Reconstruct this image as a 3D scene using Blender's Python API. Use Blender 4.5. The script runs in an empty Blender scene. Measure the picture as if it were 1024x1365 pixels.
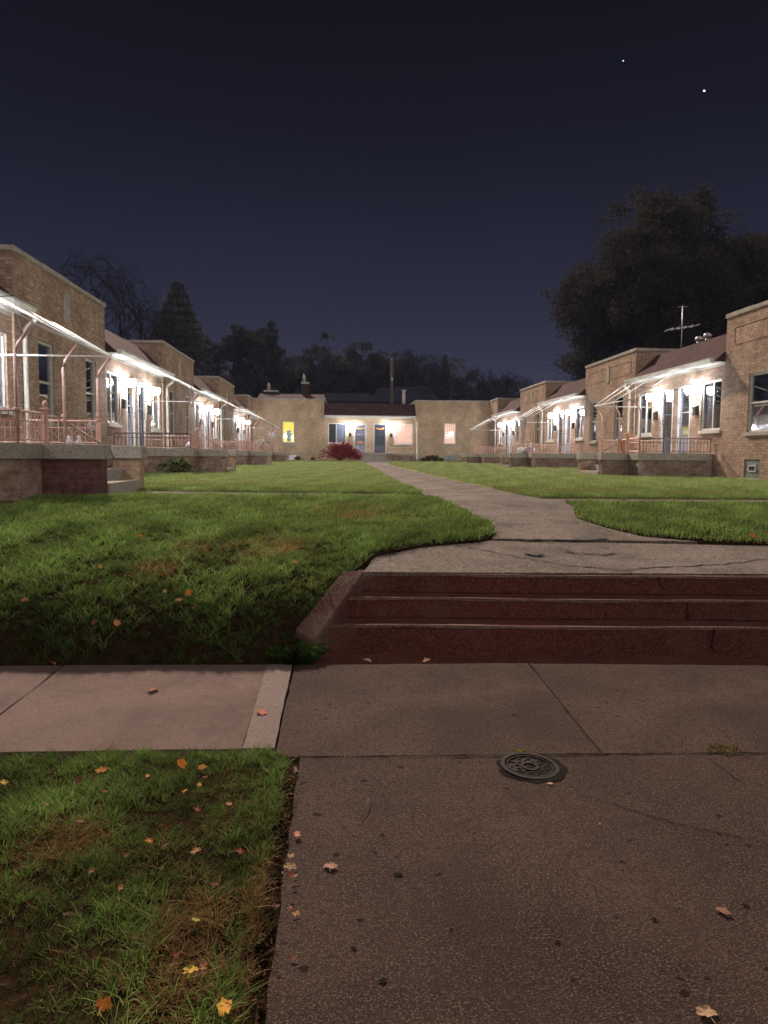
import bpy, math, random
import numpy as np
from mathutils import Vector, Matrix
R = math.radians
rnd = random.Random(7)
sc = bpy.context.scene
COL = sc.collection

# ------------------------------------------------------------------ camera
CAM = Vector((0, 0, 1.5)); FPX = 986.0
YAW, PIT, ROLL = R(3.31), R(4.44), R(0.5)
fw = Vector((math.sin(YAW)*math.cos(PIT), math.cos(YAW)*math.cos(PIT), -math.sin(PIT)))
r0 = Vector((math.cos(YAW), -math.sin(YAW), 0)); u0 = r0.cross(fw)
rt = r0*math.cos(ROLL) + u0*math.sin(ROLL); up = u0*math.cos(ROLL) - r0*math.sin(ROLL)
cd = bpy.data.cameras.new('camera'); cam = bpy.data.objects.new('camera', cd); COL.objects.link(cam)
cd.sensor_fit = 'VERTICAL'; cd.sensor_height = 36.0; cd.sensor_width = 27.0
cd.lens = FPX/1365*36; cd.clip_start = 0.05; cd.clip_end = 3000
m = Matrix((rt, up, -fw)).transposed().to_4x4(); m.translation = CAM
cam.matrix_world = m
sc.camera = cam
def ray(px, py): return fw + rt*((px-512)/FPX) - up*((py-682.5)/FPX)
def g(y): return float(np.interp(y, [-50, 5.9, 6.2, 7.5, 10, 22, 53, 80], [.5, .52, .53, .66, .86, .92, 1.0, 1.05]))
def on_z(px, py, z=0.0):
    d = ray(px, py); return CAM + d*((z-1.5)/d.z)

# ------------------------------------------------------------------ night sky, one low lamp-like sun, exposure
SKY_GAIN = .50; FILL_GLOW = .68
w = bpy.data.worlds.new('World'); sc.world = w; w.use_nodes = True
nt = w.node_tree; nt.nodes.clear()
tc = nt.nodes.new('ShaderNodeTexCoord'); sx = nt.nodes.new('ShaderNodeSeparateXYZ')
cr = nt.nodes.new('ShaderNodeValToRGB'); bg = nt.nodes.new('ShaderNodeBackground'); wo = nt.nodes.new('ShaderNodeOutputWorld')
nz = nt.nodes.new('ShaderNodeTexNoise'); nz.inputs['Scale'].default_value = 1.6; nz.inputs['Detail'].default_value = 3
mp = nt.nodes.new('ShaderNodeMath'); mp.operation = 'MULTIPLY_ADD'; mp.inputs[1].default_value = .10
nt.links.new(tc.outputs['Generated'], sx.inputs[0]); nt.links.new(tc.outputs['Generated'], nz.inputs['Vector'])
nt.links.new(nz.outputs['Fac'], mp.inputs[0]); nt.links.new(sx.outputs['Z'], mp.inputs[2])
nt.links.new(mp.outputs[0], cr.inputs[0]); nt.links.new(cr.outputs[0], bg.inputs[0]); nt.links.new(bg.outputs[0], wo.inputs[0])
e = cr.color_ramp.elements
e[0].position = 0.05; e[0].color = (.027, .030, .060, 1)
e[1].position = 0.60; e[1].color = (.0018, .0019, .0050, 1)
k = e.new(.16); k.color = (.0195, .0220, .047, 1)
k = e.new(.30); k.color = (.0115, .0128, .029, 1)
k = e.new(.44); k.color = (.0052, .0056, .0140, 1)
bg.inputs[1].default_value = SKY_GAIN
# warm fill light added to the sky behind the viewer for walls and lawns
dt = nt.nodes.new('ShaderNodeVectorMath'); dt.operation = 'DOT_PRODUCT'; dt.inputs[1].default_value = (.33, -.74, .58)
nt.links.new(tc.outputs['Generated'], dt.inputs[0])
gr = nt.nodes.new('ShaderNodeMapRange'); gr.interpolation_type = 'SMOOTHSTEP'; gr.inputs[1].default_value = .15; gr.inputs[2].default_value = 1.0
nt.links.new(dt.outputs['Value'], gr.inputs[0])
gm = nt.nodes.new('ShaderNodeMix'); gm.data_type = 'RGBA'; nt.links.new(gr.outputs[0], gm.inputs['Factor']); nt.links.new(cr.outputs[0], gm.inputs['A']); gm.inputs['B'].default_value = (FILL_GLOW*1.0, FILL_GLOW*.86, FILL_GLOW*.79, 1)
nt.links.new(gm.outputs['Result'], bg.inputs[0])
SUN_AZ, SUN_EL, SUN_E = R(-17), R(34), 2.7          # street-lamp light falling from ahead and a little left
sl = bpy.data.lights.new('sun', 'SUN'); sl.energy = SUN_E; sl.angle = R(2.5); sl.color = (1, .77, .63)
so = bpy.data.objects.new('sun', sl); COL.objects.link(so)
sd = Vector((math.sin(SUN_AZ)*math.cos(SUN_EL), math.cos(SUN_AZ)*math.cos(SUN_EL), math.sin(SUN_EL)))
so.rotation_euler = sd.to_track_quat('Z', 'Y').to_euler()
sc.view_settings.view_transform = 'Standard'; sc.view_settings.look = 'None'
sc.view_settings.exposure = 1.05; sc.view_settings.gamma = 1
GLOBE_L = 165.0                                      # radiance of a porch globe
sc.cycles.max_bounces = 5; sc.cycles.diffuse_bounces = 2; sc.cycles.glossy_bounces = 2
sc.cycles.transparent_max_bounces = 6; sc.cycles.sample_clamp_indirect = 3.0
sc.cycles.use_denoising = True; sc.cycles.denoising_prefilter = 'ACCURATE'

# ------------------------------------------------------------------ material helpers
M = {}
def mat(name, col, rough=.8, metal=0, emit=None, estr=0, noise=None, bump=None, spec=None):
    if spec is None: spec = .5 if rough < .6 else .12
    """noise=(scale, colour2, contrast) ; bump=(scale, strength)"""
    mt = bpy.data.materials.new(name); mt.use_nodes = True; n = mt.node_tree.nodes; l = mt.node_tree.links
    b = n['Principled BSDF']; b.inputs['Base Color'].default_value = (*col, 1)
    b.inputs['Roughness'].default_value = rough; b.inputs['Metallic'].default_value = metal
    b.inputs['Specular IOR Level'].default_value = spec
    if emit: b.inputs['Emission Color'].default_value = (*emit, 1); b.inputs['Emission Strength'].default_value = estr
    t = n.new('ShaderNodeTexCoord')
    if noise:
        nn = n.new('ShaderNodeTexNoise'); nn.inputs['Scale'].default_value = noise[0]; nn.inputs['Detail'].default_value = 6
        nn.inputs['Roughness'].default_value = .65
        c = n.new('ShaderNodeValToRGB'); h = noise[2]
        c.color_ramp.elements[0].position = .5-h; c.color_ramp.elements[1].position = .5+h
        c.color_ramp.elements[0].color = (*col, 1); c.color_ramp.elements[1].color = (*noise[1], 1)
        l.new(t.outputs['Object'], nn.inputs['Vector']); l.new(nn.outputs['Fac'], c.inputs[0]); l.new(c.outputs[0], b.inputs['Base Color'])
    if bump:
        bn = n.new('ShaderNodeTexNoise'); bn.inputs['Scale'].default_value = bump[0]; bn.inputs['Detail'].default_value = 5
        bb = n.new('ShaderNodeBump'); bb.inputs['Strength'].default_value = bump[1]; bb.inputs['Distance'].default_value = .02
        l.new(t.outputs['Object'], bn.inputs['Vector']); l.new(bn.outputs['Fac'], bb.inputs['Height']); l.new(bb.outputs[0], b.inputs['Normal'])
    M[name] = mt; return mt

def brick(name, c1, c2, mortar, bw=.21, bh=.072, ms=.008, stain=None, stain_amt=.5, soldier=False):
    mt = bpy.data.materials.new(name); mt.use_nodes = True; n = mt.node_tree.nodes; l = mt.node_tree.links
    b = n['Principled BSDF']; b.inputs['Roughness'].default_value = .9; b.inputs['Specular IOR Level'].default_value = .1
    uv = n.new('ShaderNodeUVMap'); uv.uv_map = 'UVMap'
    br = n.new('ShaderNodeTexBrick'); br.inputs['Scale'].default_value = 1
    br.inputs['Brick Width'].default_value = bw; br.inputs['Row Height'].default_value = bh
    br.inputs['Mortar Size'].default_value = ms; br.inputs['Mortar Smooth'].default_value = .3; br.inputs['Bias'].default_value = 0
    br.inputs['Color1'].default_value = (*c1, 1); br.inputs['Color2'].default_value = (*c2, 1); br.inputs['Mortar'].default_value = (*mortar, 1)
    l.new(uv.outputs[0], br.inputs['Vector'])
    n1 = n.new('ShaderNodeTexNoise'); n1.inputs['Scale'].default_value = 1.1; n1.inputs['Detail'].default_value = 5
    n2 = n.new('ShaderNodeTexNoise'); n2.inputs['Scale'].default_value = 14; n2.inputs['Detail'].default_value = 4
    tcx = n.new('ShaderNodeTexCoord'); l.new(tcx.outputs['Object'], n1.inputs['Vector']); l.new(tcx.outputs['Object'], n2.inputs['Vector'])
    mr = n.new('ShaderNodeMapRange'); mr.inputs[1].default_value = .3; mr.inputs[2].default_value = .7; mr.inputs[3].default_value = .74; mr.inputs[4].default_value = 1.18
    l.new(n1.outputs['Fac'], mr.inputs[0])
    m2 = n.new('ShaderNodeMapRange'); m2.inputs[1].default_value = .3; m2.inputs[2].default_value = .7; m2.inputs[3].default_value = .7; m2.inputs[4].default_value = 1.25
    l.new(n2.outputs['Fac'], m2.inputs[0])
    mm = n.new('ShaderNodeMath'); mm.operation = 'MULTIPLY'; l.new(mr.outputs[0], mm.inputs[0]); l.new(m2.outputs[0], mm.inputs[1])
    vm = n.new('ShaderNodeVectorMath'); vm.operation = 'SCALE'; l.new(br.outputs['Color'], vm.inputs[0]); l.new(mm.outputs[0], vm.inputs['Scale'])
    last = vm.outputs[0]
    if stain:
        n3 = n.new('ShaderNodeTexNoise'); n3.inputs['Scale'].default_value = 2.6; n3.inputs['Detail'].default_value = 9; n3.inputs['Roughness'].default_value = .75
        l.new(tcx.outputs['Object'], n3.inputs['Vector'])
        r3 = n.new('ShaderNodeMapRange'); r3.inputs[1].default_value = .48; r3.inputs[2].default_value = .66; r3.inputs[4].default_value = stain_amt
        l.new(n3.outputs['Fac'], r3.inputs[0])
        mx = n.new('ShaderNodeMix'); mx.data_type = 'RGBA'; l.new(r3.outputs[0], mx.inputs['Factor']); l.new(last, mx.inputs['A']); mx.inputs['B'].default_value = (*stain, 1)
        last = mx.outputs['Result']
    l.new(last, b.inputs['Base Color'])
    bb = n.new('ShaderNodeBump'); bb.inputs['Strength'].default_value = .6; bb.inputs['Distance'].default_value = .01; bb.invert = True
    l.new(br.outputs['Fac'], bb.inputs['Height']); l.new(bb.outputs[0], b.inputs['Normal'])
    M[name] = mt

def concrete(name, c1, c2, speck, pits=0.0, agg=90, stain=None):
    mt = bpy.data.materials.new(name); mt.use_nodes = True; n = mt.node_tree.nodes; l = mt.node_tree.links
    b = n['Principled BSDF']; b.inputs['Roughness'].default_value = .9; b.inputs['Specular IOR Level'].default_value = .12
    t = n.new('ShaderNodeTexCoord')
    def noise(s, d=6, rr=.6):
        q = n.new('ShaderNodeTexNoise'); q.inputs['Scale'].default_value = s; q.inputs['Detail'].default_value = d; q.inputs['Roughness'].default_value = rr
        l.new(t.outputs['Object'], q.inputs['Vector']); return q
    def rng(src, a, bb_, c=0, d=1):
        q = n.new('ShaderNodeMapRange'); q.inputs[1].default_value = a; q.inputs[2].default_value = bb_; q.inputs[3].default_value = c; q.inputs[4].default_value = d
        l.new(src, q.inputs[0]); return q.outputs[0]
    def mix(f, a, bcol, blend='MIX'):
        q = n.new('ShaderNodeMix'); q.data_type = 'RGBA'; q.blend_type = blend
        if isinstance(f, float): q.inputs['Factor'].default_value = f
        else: l.new(f, q.inputs['Factor'])
        if isinstance(a, tuple): q.inputs['A'].default_value = (*a, 1)
        else: l.new(a, q.inputs['A'])
        if isinstance(bcol, tuple): q.inputs['B'].default_value = (*bcol, 1)
        else: l.new(bcol, q.inputs['B'])
        return q.outputs['Result']
    big = noise(1.3); base = mix(rng(big.outputs['Fac'], .35, .65), c1, c2)
    med = noise(9, 8, .7); base = mix(rng(med.outputs['Fac'], .3, .7, 0, .5), base, tuple(x*.62 for x in c1))
    v1, v2, v3 = noise(agg, 3, .55), noise(agg*.45, 4, .6), noise(agg*1.7, 2, .5)
    base = mix(rng(v1.outputs['Fac'], .52, .62, 0, .75), base, speck)
    base = mix(rng(v2.outputs['Fac'], .52, .62, 0, .75), base, tuple(x*.42 for x in c1))
    base = mix(rng(v3.outputs['Fac'], .6, .68, 0, .5), base, tuple(min(1, x*1.5) for x in speck))
    if stain:
        s = noise(2.2, 9, .75); base = mix(rng(s.outputs['Fac'], .5, .72, 0, .8), base, stain)
    h = n.new('ShaderNodeMath'); h.operation = 'ADD'; h.inputs[1].default_value = 0
    fine = noise(agg*1.6, 4); l.new(fine.outputs['Fac'], h.inputs[0]); hh = h.outputs[0]
    if pits > 0:
        pv = n.new('ShaderNodeTexVoronoi'); pv.inputs['Scale'].default_value = 13; pv.inputs['Randomness'].default_value = 1
        wn = noise(22, 3); wv = n.new('ShaderNodeVectorMath'); wv.operation = 'MULTIPLY_ADD'; wv.inputs[1].default_value = (.05, .05, 0)
        l.new(wn.outputs['Color'], wv.inputs[0]); l.new(t.outputs['Object'], wv.inputs[2]); l.new(wv.outputs[0], pv.inputs['Vector'])
        ps = n.new('ShaderNodeSeparateColor'); l.new(pv.outputs['Color'], ps.inputs[0])
        sel = rng(ps.outputs[0], 1-pits, 1-pits+.02)
        siz = n.new('ShaderNodeMath'); siz.operation = 'MULTIPLY'; siz.inputs[1].default_value = .20; l.new(ps.outputs[1], siz.inputs[0])
        lt = n.new('ShaderNodeMath'); lt.operation = 'LESS_THAN'; l.new(pv.outputs['Distance'], lt.inputs[0]); l.new(siz.outputs[0], lt.inputs[1])
        pm = n.new('ShaderNodeMath'); pm.operation = 'MULTIPLY'; l.new(lt.outputs[0], pm.inputs[0]); l.new(sel, pm.inputs[1])
        base = mix(pm.outputs[0], base, tuple(x*.2 for x in c1))
        sub = n.new('ShaderNodeMath'); sub.operation = 'MULTIPLY_ADD'; sub.inputs[1].default_value = -2.5; l.new(pm.outputs[0], sub.inputs[0]); l.new(hh, sub.inputs[2]); hh = sub.outputs[0]
    l.new(base, b.inputs['Base Color'])
    bb = n.new('ShaderNodeBump'); bb.inputs['Strength'].default_value = 1.0; bb.inputs['Distance'].default_value = .014
    l.new(hh, bb.inputs['Height']); l.new(bb.outputs[0], b.inputs['Normal'])
    M[name] = mt

def vcol_mat(name, rough=.75, trans=.25, spec=.2):
    mt = bpy.data.materials.new(name); mt.use_nodes = True; n = mt.node_tree.nodes; l = mt.node_tree.links
    b = n['Principled BSDF']; b.inputs['Roughness'].default_value = rough; b.inputs['Specular IOR Level'].default_value = spec
    a = n.new('ShaderNodeAttribute'); a.attribute_name = 'col'; l.new(a.outputs['Color'], b.inputs['Base Color'])
    if trans:
        tr = n.new('ShaderNodeBsdfTranslucent'); mx = n.new('ShaderNodeMixShader'); mx.inputs[0].default_value = trans
        l.new(a.outputs['Color'], tr.inputs[0]); l.new(b.outputs[0], mx.inputs[1]); l.new(tr.outputs[0], mx.inputs[2]); l.new(mx.outputs[0], n['Material Output'].inputs[0])
    M[name] = mt

brick('wall_brick', (.47, .345, .26), (.34, .225, .165), (.27, .205, .165), stain=(.24, .16, .12), stain_amt=.3)
brick('wall_brick_pale', (.50, .37, .25), (.43, .31, .20), (.42, .33, .24), stain=(.34, .25, .18), stain_amt=.3)
brick('porch_brick_red', (.17, .075, .068), (.095, .046, .046), (.085, .06, .055), .21, .075, stain=(.26, .17, .15), stain_amt=.22)
brick('porch_brick_grey', (.27, .17, .125), (.19, .12, .095), (.24, .19, .16), .21, .075, stain=(.50, .44, .38), stain_amt=.6)
brick('porch_brick_pale', (.42, .30, .20), (.34, .23, .16), (.30, .24, .18), .21, .075, stain=(.12, .07, .05), stain_amt=.5)
brick('chimney_brick', (.085, .045, .040), (.06, .035, .032), (.04, .03, .028))
brick('shingle', (.085, .045, .045), (.062, .034, .036), (.034, .020, .022), .30, .13, .006)
concrete('walk_old', (.086, .057, .043), (.022, .015, .013), (.175, .128, .102), pits=.45, agg=120, stain=(.045, .028, .024))
concrete('walk_new', (.275, .195, .172), (.195, .135, .118), (.30, .225, .20), agg=210, stain=(.15, .10, .09))
concrete('walk_border', (.33, .265, .24), (.28, .22, .20), (.38, .33, .30), agg=210)
concrete('path_concrete', (.205, .178, .150), (.095, .078, .064), (.31, .28, .245), pits=.35, agg=60, stain=(.055, .042, .034))
concrete('step_red', (.155, .046, .034), (.080, .027, .022), (.19, .09, .07), agg=70, stain=(.15, .085, .062))
concrete('nosing', (.19, .125, .10), (.12, .06, .05), (.25, .18, .15), agg=60, stain=(.10, .045, .036))
concrete('curb_concrete', (.15, .058, .046), (.10, .042, .036), (.20, .13, .11), agg=90, stain=(.20, .165, .14))
concrete('porch_concrete', (.44, .40, .34), (.36, .33, .285), (.5, .46, .4), agg=60, stain=(.27, .24, .20))
concrete('dark_dirt', (.012, .008, .006), (.008, .005, .004), (.02, .014, .01), agg=200)
concrete('soil', (.055, .035, .025), (.04, .028, .018), (.09, .06, .04), agg=60)
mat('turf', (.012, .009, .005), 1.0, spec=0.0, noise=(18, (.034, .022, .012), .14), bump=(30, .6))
mat('white_paint', (.62, .61, .59), .45, noise=(5, (.48, .47, .44), .2))
mat('cream_paint', (.60, .57, .51), .5, noise=(5, (.48, .44, .38), .2))
mat('pink_iron', (.52, .32, .275), .5, noise=(12, (.42, .23, .19), .15))
mat('dark_iron', (.07, .05, .05), .5, noise=(12, (.16, .09, .07), .15))
mat('cast_iron', (.016, .018, .022), .7, .0, spec=.15, noise=(30, (.04, .026, .02), .12), bump=(60, .5))
mat('stone', (.46, .42, .37), .8, noise=(4, (.30, .28, .26), .15), bump=(25, .3))
mat('brass', (.65, .45, .16), .35, .8, noise=(20, (.4, .26, .1), .2))
mat('black_metal', (.02, .02, .022), .4, .3, noise=(20, (.035, .03, .03), .2))
mat('dark_room', (.020, .024, .036), .7, noise=(2.5, (.05, .055, .075), .15))
mat('curtain', (.48, .46, .50), .9, noise=(2, (.30, .29, .34), .2))
mat('curtain_warm', (.62, .40, .24), .9, emit=(1, .55, .28), estr=.55, noise=(2, (.55, .34, .2), .2))
mat('curtain_pink', (.62, .40, .30), .9, emit=(1, .56, .38), estr=.55, noise=(3, (.5, .34, .26), .2))
mat('yellow_blind', (.7, .5, .1), .9, emit=(1, .66, .08), estr=.75, noise=(3, (.6, .42, .1), .2))
mat('blue_glass_figure', (.08, .14, .2), .4, emit=(.08, .2, .35), estr=.25, noise=(9, (.4, .45, .5), .1))
mat('door_grey', (.34, .34, .40), .5, noise=(3, (.26, .26, .32), .2))
mat('door_dark', (.085, .085, .125), .5, noise=(3, (.06, .06, .09), .2))
mat('glass_block', (.30, .36, .36), .2, noise=(16, (.12, .16, .17), .15), bump=(18, .8))
mat('terracotta', (.62, .33, .20), .7, noise=(8, (.5, .25, .15), .15))
mat('bare_bark', (.024, .022, .026), 1.0, spec=0.0, noise=(6, (.009, .008, .009), .15))
mat('bark', (.034, .027, .024), .9, noise=(6, (.018, .015, .013), .15), bump=(14, .8))
mat('pale_roof', (.022, .025, .035), 1.0, spec=0.0, noise=(1.2, (.010, .011, .017), .12))
mat('dark_siding', (.05, .045, .06), .8, noise=(3, (.035, .03, .045), .15))
mat('roof_felt', (.02, .018, .024), .9, noise=(2, (.03, .028, .035), .2))
mat('wood_pole', (.12, .10, .085), .85, noise=(9, (.07, .06, .05), .15))
mat('galvanised', (.5, .5, .52), .4, .7, noise=(14, (.35, .35, .38), .2))
mat('cloth_blue', (.12, .16, .42), .9, noise=(9, (.65, .65, .72), .05))
mat('white_plastic', (.75, .75, .78), .4, noise=(10, (.6, .6, .66), .2))
mat('orange_paper', (.75, .22, .07), .7, noise=(20, (.85, .4, .15), .1))
mat('rubber', (.02, .02, .02), .8, noise=(20, (.04, .04, .04), .2))
mat('globe_glass', (.9, .88, .85), .3, emit=(.96, .96, 1), estr=GLOBE_L, noise=(9, (.85, .83, .8), .2))
mat('star_light', (.9, .9, .9), .5, emit=(.9, .95, 1), estr=8.0, noise=(1, (.85, .85, .9), .2))
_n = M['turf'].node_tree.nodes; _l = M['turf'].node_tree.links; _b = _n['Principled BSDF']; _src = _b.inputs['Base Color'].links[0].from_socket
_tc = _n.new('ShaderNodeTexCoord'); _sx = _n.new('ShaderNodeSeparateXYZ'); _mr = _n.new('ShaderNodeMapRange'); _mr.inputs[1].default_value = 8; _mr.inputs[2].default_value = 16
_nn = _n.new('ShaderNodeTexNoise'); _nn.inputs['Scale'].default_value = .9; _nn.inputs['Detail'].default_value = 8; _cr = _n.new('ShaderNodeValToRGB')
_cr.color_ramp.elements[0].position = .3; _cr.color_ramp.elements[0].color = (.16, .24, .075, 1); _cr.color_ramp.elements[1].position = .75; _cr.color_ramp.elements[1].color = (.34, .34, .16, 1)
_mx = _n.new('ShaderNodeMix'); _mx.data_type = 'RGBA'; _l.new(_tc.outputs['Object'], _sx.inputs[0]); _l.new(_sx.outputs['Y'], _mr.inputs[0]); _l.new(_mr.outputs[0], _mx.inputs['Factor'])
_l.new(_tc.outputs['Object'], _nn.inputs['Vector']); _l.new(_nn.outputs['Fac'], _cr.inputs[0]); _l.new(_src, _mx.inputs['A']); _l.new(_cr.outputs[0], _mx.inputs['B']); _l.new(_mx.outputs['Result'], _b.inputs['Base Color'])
vcol_mat('blade', .8, .3, .06); vcol_mat('leaf', .9, .3, .03); vcol_mat('leaf_litter', .7, .2, .15)
# thin window glass: part clear, part mirror
mt = bpy.data.materials.new('glass'); mt.use_nodes = True; n = mt.node_tree.nodes; l = mt.node_tree.links
for q in list(n):
    if q.type == 'BSDF_PRINCIPLED': n.remove(q)
tr = n.new('ShaderNodeBsdfTransparent'); tr.inputs[0].default_value = (.82, .86, .9, 1); gl = n.new('ShaderNodeBsdfGlossy'); gl.inputs['Roughness'].default_value = .04
lw = n.new('ShaderNodeLayerWeight'); lw.inputs[0].default_value = .35; ma = n.new('ShaderNodeMath'); ma.operation = 'MULTIPLY_ADD'; ma.inputs[1].default_value = .7; ma.inputs[2].default_value = .06
ms = n.new('ShaderNodeMixShader'); l.new(lw.outputs['Facing'], ma.inputs[0]); l.new(ma.outputs[0], ms.inputs[0]); l.new(tr.outputs[0], ms.inputs[1]); l.new(gl.outputs[0], ms.inputs[2])
l.new(ms.outputs[0], n['Material Output'].inputs[0]); M['glass'] = mt

# ------------------------------------------------------------------ mesh helpers
def tag(o, label=None, cat=None, group=None, kind=None):
    if label: o['label'] = label
    if cat: o['category'] = cat
    if group: o['group'] = group
    if kind: o['kind'] = kind
    return o
def empty(name, loc, label=None, cat=None, group=None, kind=None):
    o = bpy.data.objects.new(name, None); o.empty_display_size = .2; COL.objects.link(o); o.location = loc
    return tag(o, label, cat, group, kind)
IDF = lambda v, u, h: Vector((v, u, h))
class MB:
    """collects shapes given in a local frame F(v, u, h) and links them as one mesh"""
    def __init__(s, F=IDF): s.v = []; s.f = []; s.F = F; s.sm = []
    def quad(s, pts, smooth=False):
        b = len(s.v); s.v += [s.F(*p) for p in pts]; s.f.append(tuple(range(b, b+len(pts)))); s.sm.append(smooth)
    def box(s, v0, v1, u0, u1, h0, h1):
        p = [(v0, u0, h0), (v1, u0, h0), (v1, u1, h0), (v0, u1, h0), (v0, u0, h1), (v1, u0, h1), (v1, u1, h1), (v0, u1, h1)]
        b = len(s.v); s.v += [s.F(*q) for q in p]
        for q in ((3, 2, 1, 0), (4, 5, 6, 7), (0, 1, 5, 4), (1, 2, 6, 5), (2, 3, 7, 6), (3, 0, 4, 7)):
            s.f.append(tuple(b+i for i in q)); s.sm.append(False)
    def hexa(s, lo, hi):
        b = len(s.v); n = len(lo); s.v += [s.F(*q) for q in lo] + [s.F(*q) for q in hi]
        s.f.append(tuple(b+i for i in reversed(range(n)))); s.f.append(tuple(b+n+i for i in range(n))); s.sm += [False, False]
        for i in range(n):
            j = (i+1) % n; s.f.append((b+i, b+j, b+n+j, b+n+i)); s.sm.append(False)
    def tube(s, pts, r, n=8, cap=True):
        P = [s.F(*p) for p in pts]; rr = r if isinstance(r, (list, tuple)) else [r]*len(P)
        b = len(s.v); up_ = Vector((0, 0, 1))
        for i, p in enumerate(P):
            d = (P[min(i+1, len(P)-1)] - P[max(i-1, 0)])
            if d.length < 1e-6: d = Vector((0, 0, 1))
            d.normalize(); a = d.cross(up_ if abs(d.z) < .95 else Vector((1, 0, 0))).normalized(); c = d.cross(a)
            for k_ in range(n):
                t = 2*math.pi*k_/n; s.v.append(p + a*(math.cos(t)*rr[i]) + c*(math.sin(t)*rr[i]))
        for i in range(len(P)-1):
            for k_ in range(n):
                j = (k_+1) % n; s.f.append((b+i*n+k_, b+i*n+j, b+(i+1)*n+j, b+(i+1)*n+k_)); s.sm.append(n > 4)
        if cap:
            s.f.append(tuple(b+k_ for k_ in reversed(range(n)))); s.f.append(tuple(b+(len(P)-1)*n+k_ for k_ in range(n))); s.sm += [False, False]
    def lathe(s, c, prof, n=16):
        """profile of (radius, height) round a vertical axis through c=(v,u,h)"""
        C_ = s.F(*c); b = len(s.v)
        for r_, h_ in prof:
            for k_ in range(n):
                t = 2*math.pi*k_/n; s.v.append(C_ + Vector((math.cos(t)*r_, math.sin(t)*r_, h_)))
        for i in range(len(prof)-1):
            for k_ in range(n):
                j = (k_+1) % n; s.f.append((b+i*n+k_, b+i*n+j, b+(i+1)*n+j, b+(i+1)*n+k_)); s.sm.append(True)
        s.f.append(tuple(b+k_ for k_ in reversed(range(n)))); s.f.append(tuple(b+(len(prof)-1)*n+k_ for k_ in range(n))); s.sm += [False, False]
    def build(s, name, mt_, parent=None, bevel=0):
        loc = Vector(parent['_o']) if parent is not None and '_o' in parent else Vector((0, 0, 0))
        if parent is None and s.v:
            mn = [min(p[i] for p in s.v) for i in range(3)]; mxx = [max(p[i] for p in s.v) for i in range(3)]
            loc = Vector(((mn[0]+mxx[0])/2, (mn[1]+mxx[1])/2, mn[2]))
        me = bpy.data.meshes.new(name); me.from_pydata([tuple(p-loc) for p in s.v], [], s.f)
        me.polygons.foreach_set('use_smooth', s.sm)
        me.validate(); me.update()
        uvl = me.uv_layers.new(name='UVMap'); 
        for p in me.polygons:
            nx, ny, nz_ = abs(p.normal.x), abs(p.normal.y), abs(p.normal.z)
            for li in p.loop_indices:
                co = me.vertices[me.loops[li].vertex_index].co + loc
                if nx >= ny and nx > nz_: uvl.data[li].uv = (co.y, co.z)
                elif ny > nz_: uvl.data[li].uv = (co.x, co.z)
                else: uvl.data[li].uv = (co.y, co.x)
        me.materials.append(M[mt_]); o = bpy.data.objects.new(name, me); COL.objects.link(o)
        import bmesh
        bm = bmesh.new(); bm.from_mesh(me); bmesh.ops.recalc_face_normals(bm, faces=bm.faces); bm.to_mesh(me); bm.free()
        if parent is not None: o.parent = parent
        else: o.location = loc
        if bevel:
            bv = o.modifiers.new('bevel', 'BEVEL'); bv.width = bevel; bv.segments = 2; bv.limit_method = 'ANGLE'
        return o
def root(name, loc, label, cat, group=None):
    o = empty(name, loc, label, cat, group); o['_o'] = tuple(loc); return o
def sub(parent_mesh, root_, name, mb, mt_):
    o = mb.build(name, mt_, root_); o.parent = parent_mesh; return o   # mesh parents sit at the root's origin

def mesh_np(name, V, Fc, mt_, parent=None, col=None, smooth=False, loc=None):
    me = bpy.data.meshes.new(name); V = np.asarray(V, np.float32); Fc = np.asarray(Fc, np.int32)
    me.vertices.add(len(V)); me.vertices.foreach_set('co', V.ravel())
    k_ = Fc.shape[1]; me.loops.add(Fc.size); me.loops.foreach_set('vertex_index', Fc.ravel())
    me.polygons.add(len(Fc)); me.polygons.foreach_set('loop_start', np.arange(0, Fc.size, k_, dtype=np.int32))
    me.polygons.foreach_set('loop_total', np.full(len(Fc), k_, np.int32)); me.update(calc_edges=True)
    if smooth: me.polygons.foreach_set('use_smooth', np.ones(len(Fc), bool))
    if col is not None:
        a = me.color_attributes.new('col', 'FLOAT_COLOR', 'POINT')
        a.data.foreach_set('color', np.concatenate([col, np.ones((len(col), 1))], 1).astype(np.float32).ravel())
    me.materials.append(M[mt_]); o = bpy.data.objects.new(name, me); COL.objects.link(o)
    if parent is not None: o.parent = parent
    if loc is not None: o.location = loc
    return o

# ------------------------------------------------------------------ ground
LAND = [(.0, 6.05), (.2, 6.40), (.31, 6.66), (.75, 7.02), (1.39, 7.27), (1.60, 7.55), (1.66, 8.1), (1.45, 9.6), (1.32, 10.4)]
WALK_L = [(1.32, 10.4), (1.24, 15), (1.21, 20), (1.30, 35), (1.36, 51.3)]
WALK_R = [(3.12, 51.3), (2.50, 38), (2.58, 20.3), (2.86, 12), (2.98, 10.6)]
LAND_R = [(3.05, 9.6), (2.80, 8.6), (2.92, 8.0), (3.12, 7.5), (3.68, 7.24), (4.3, 7.10), (5.4, 7.0), (7.5, 7.0), (7.5, 5.95)]
CENTRE = LAND + WALK_L[1:] + WALK_R + LAND_R
CROSS = [[(-3.35, 10.85), (1.5, 10.75), (1.5, 11.65), (-3.35, 12.2)], [(2.8, 9.95), (12, 9.85), (12, 10.75), (2.8, 10.85)]]
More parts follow.
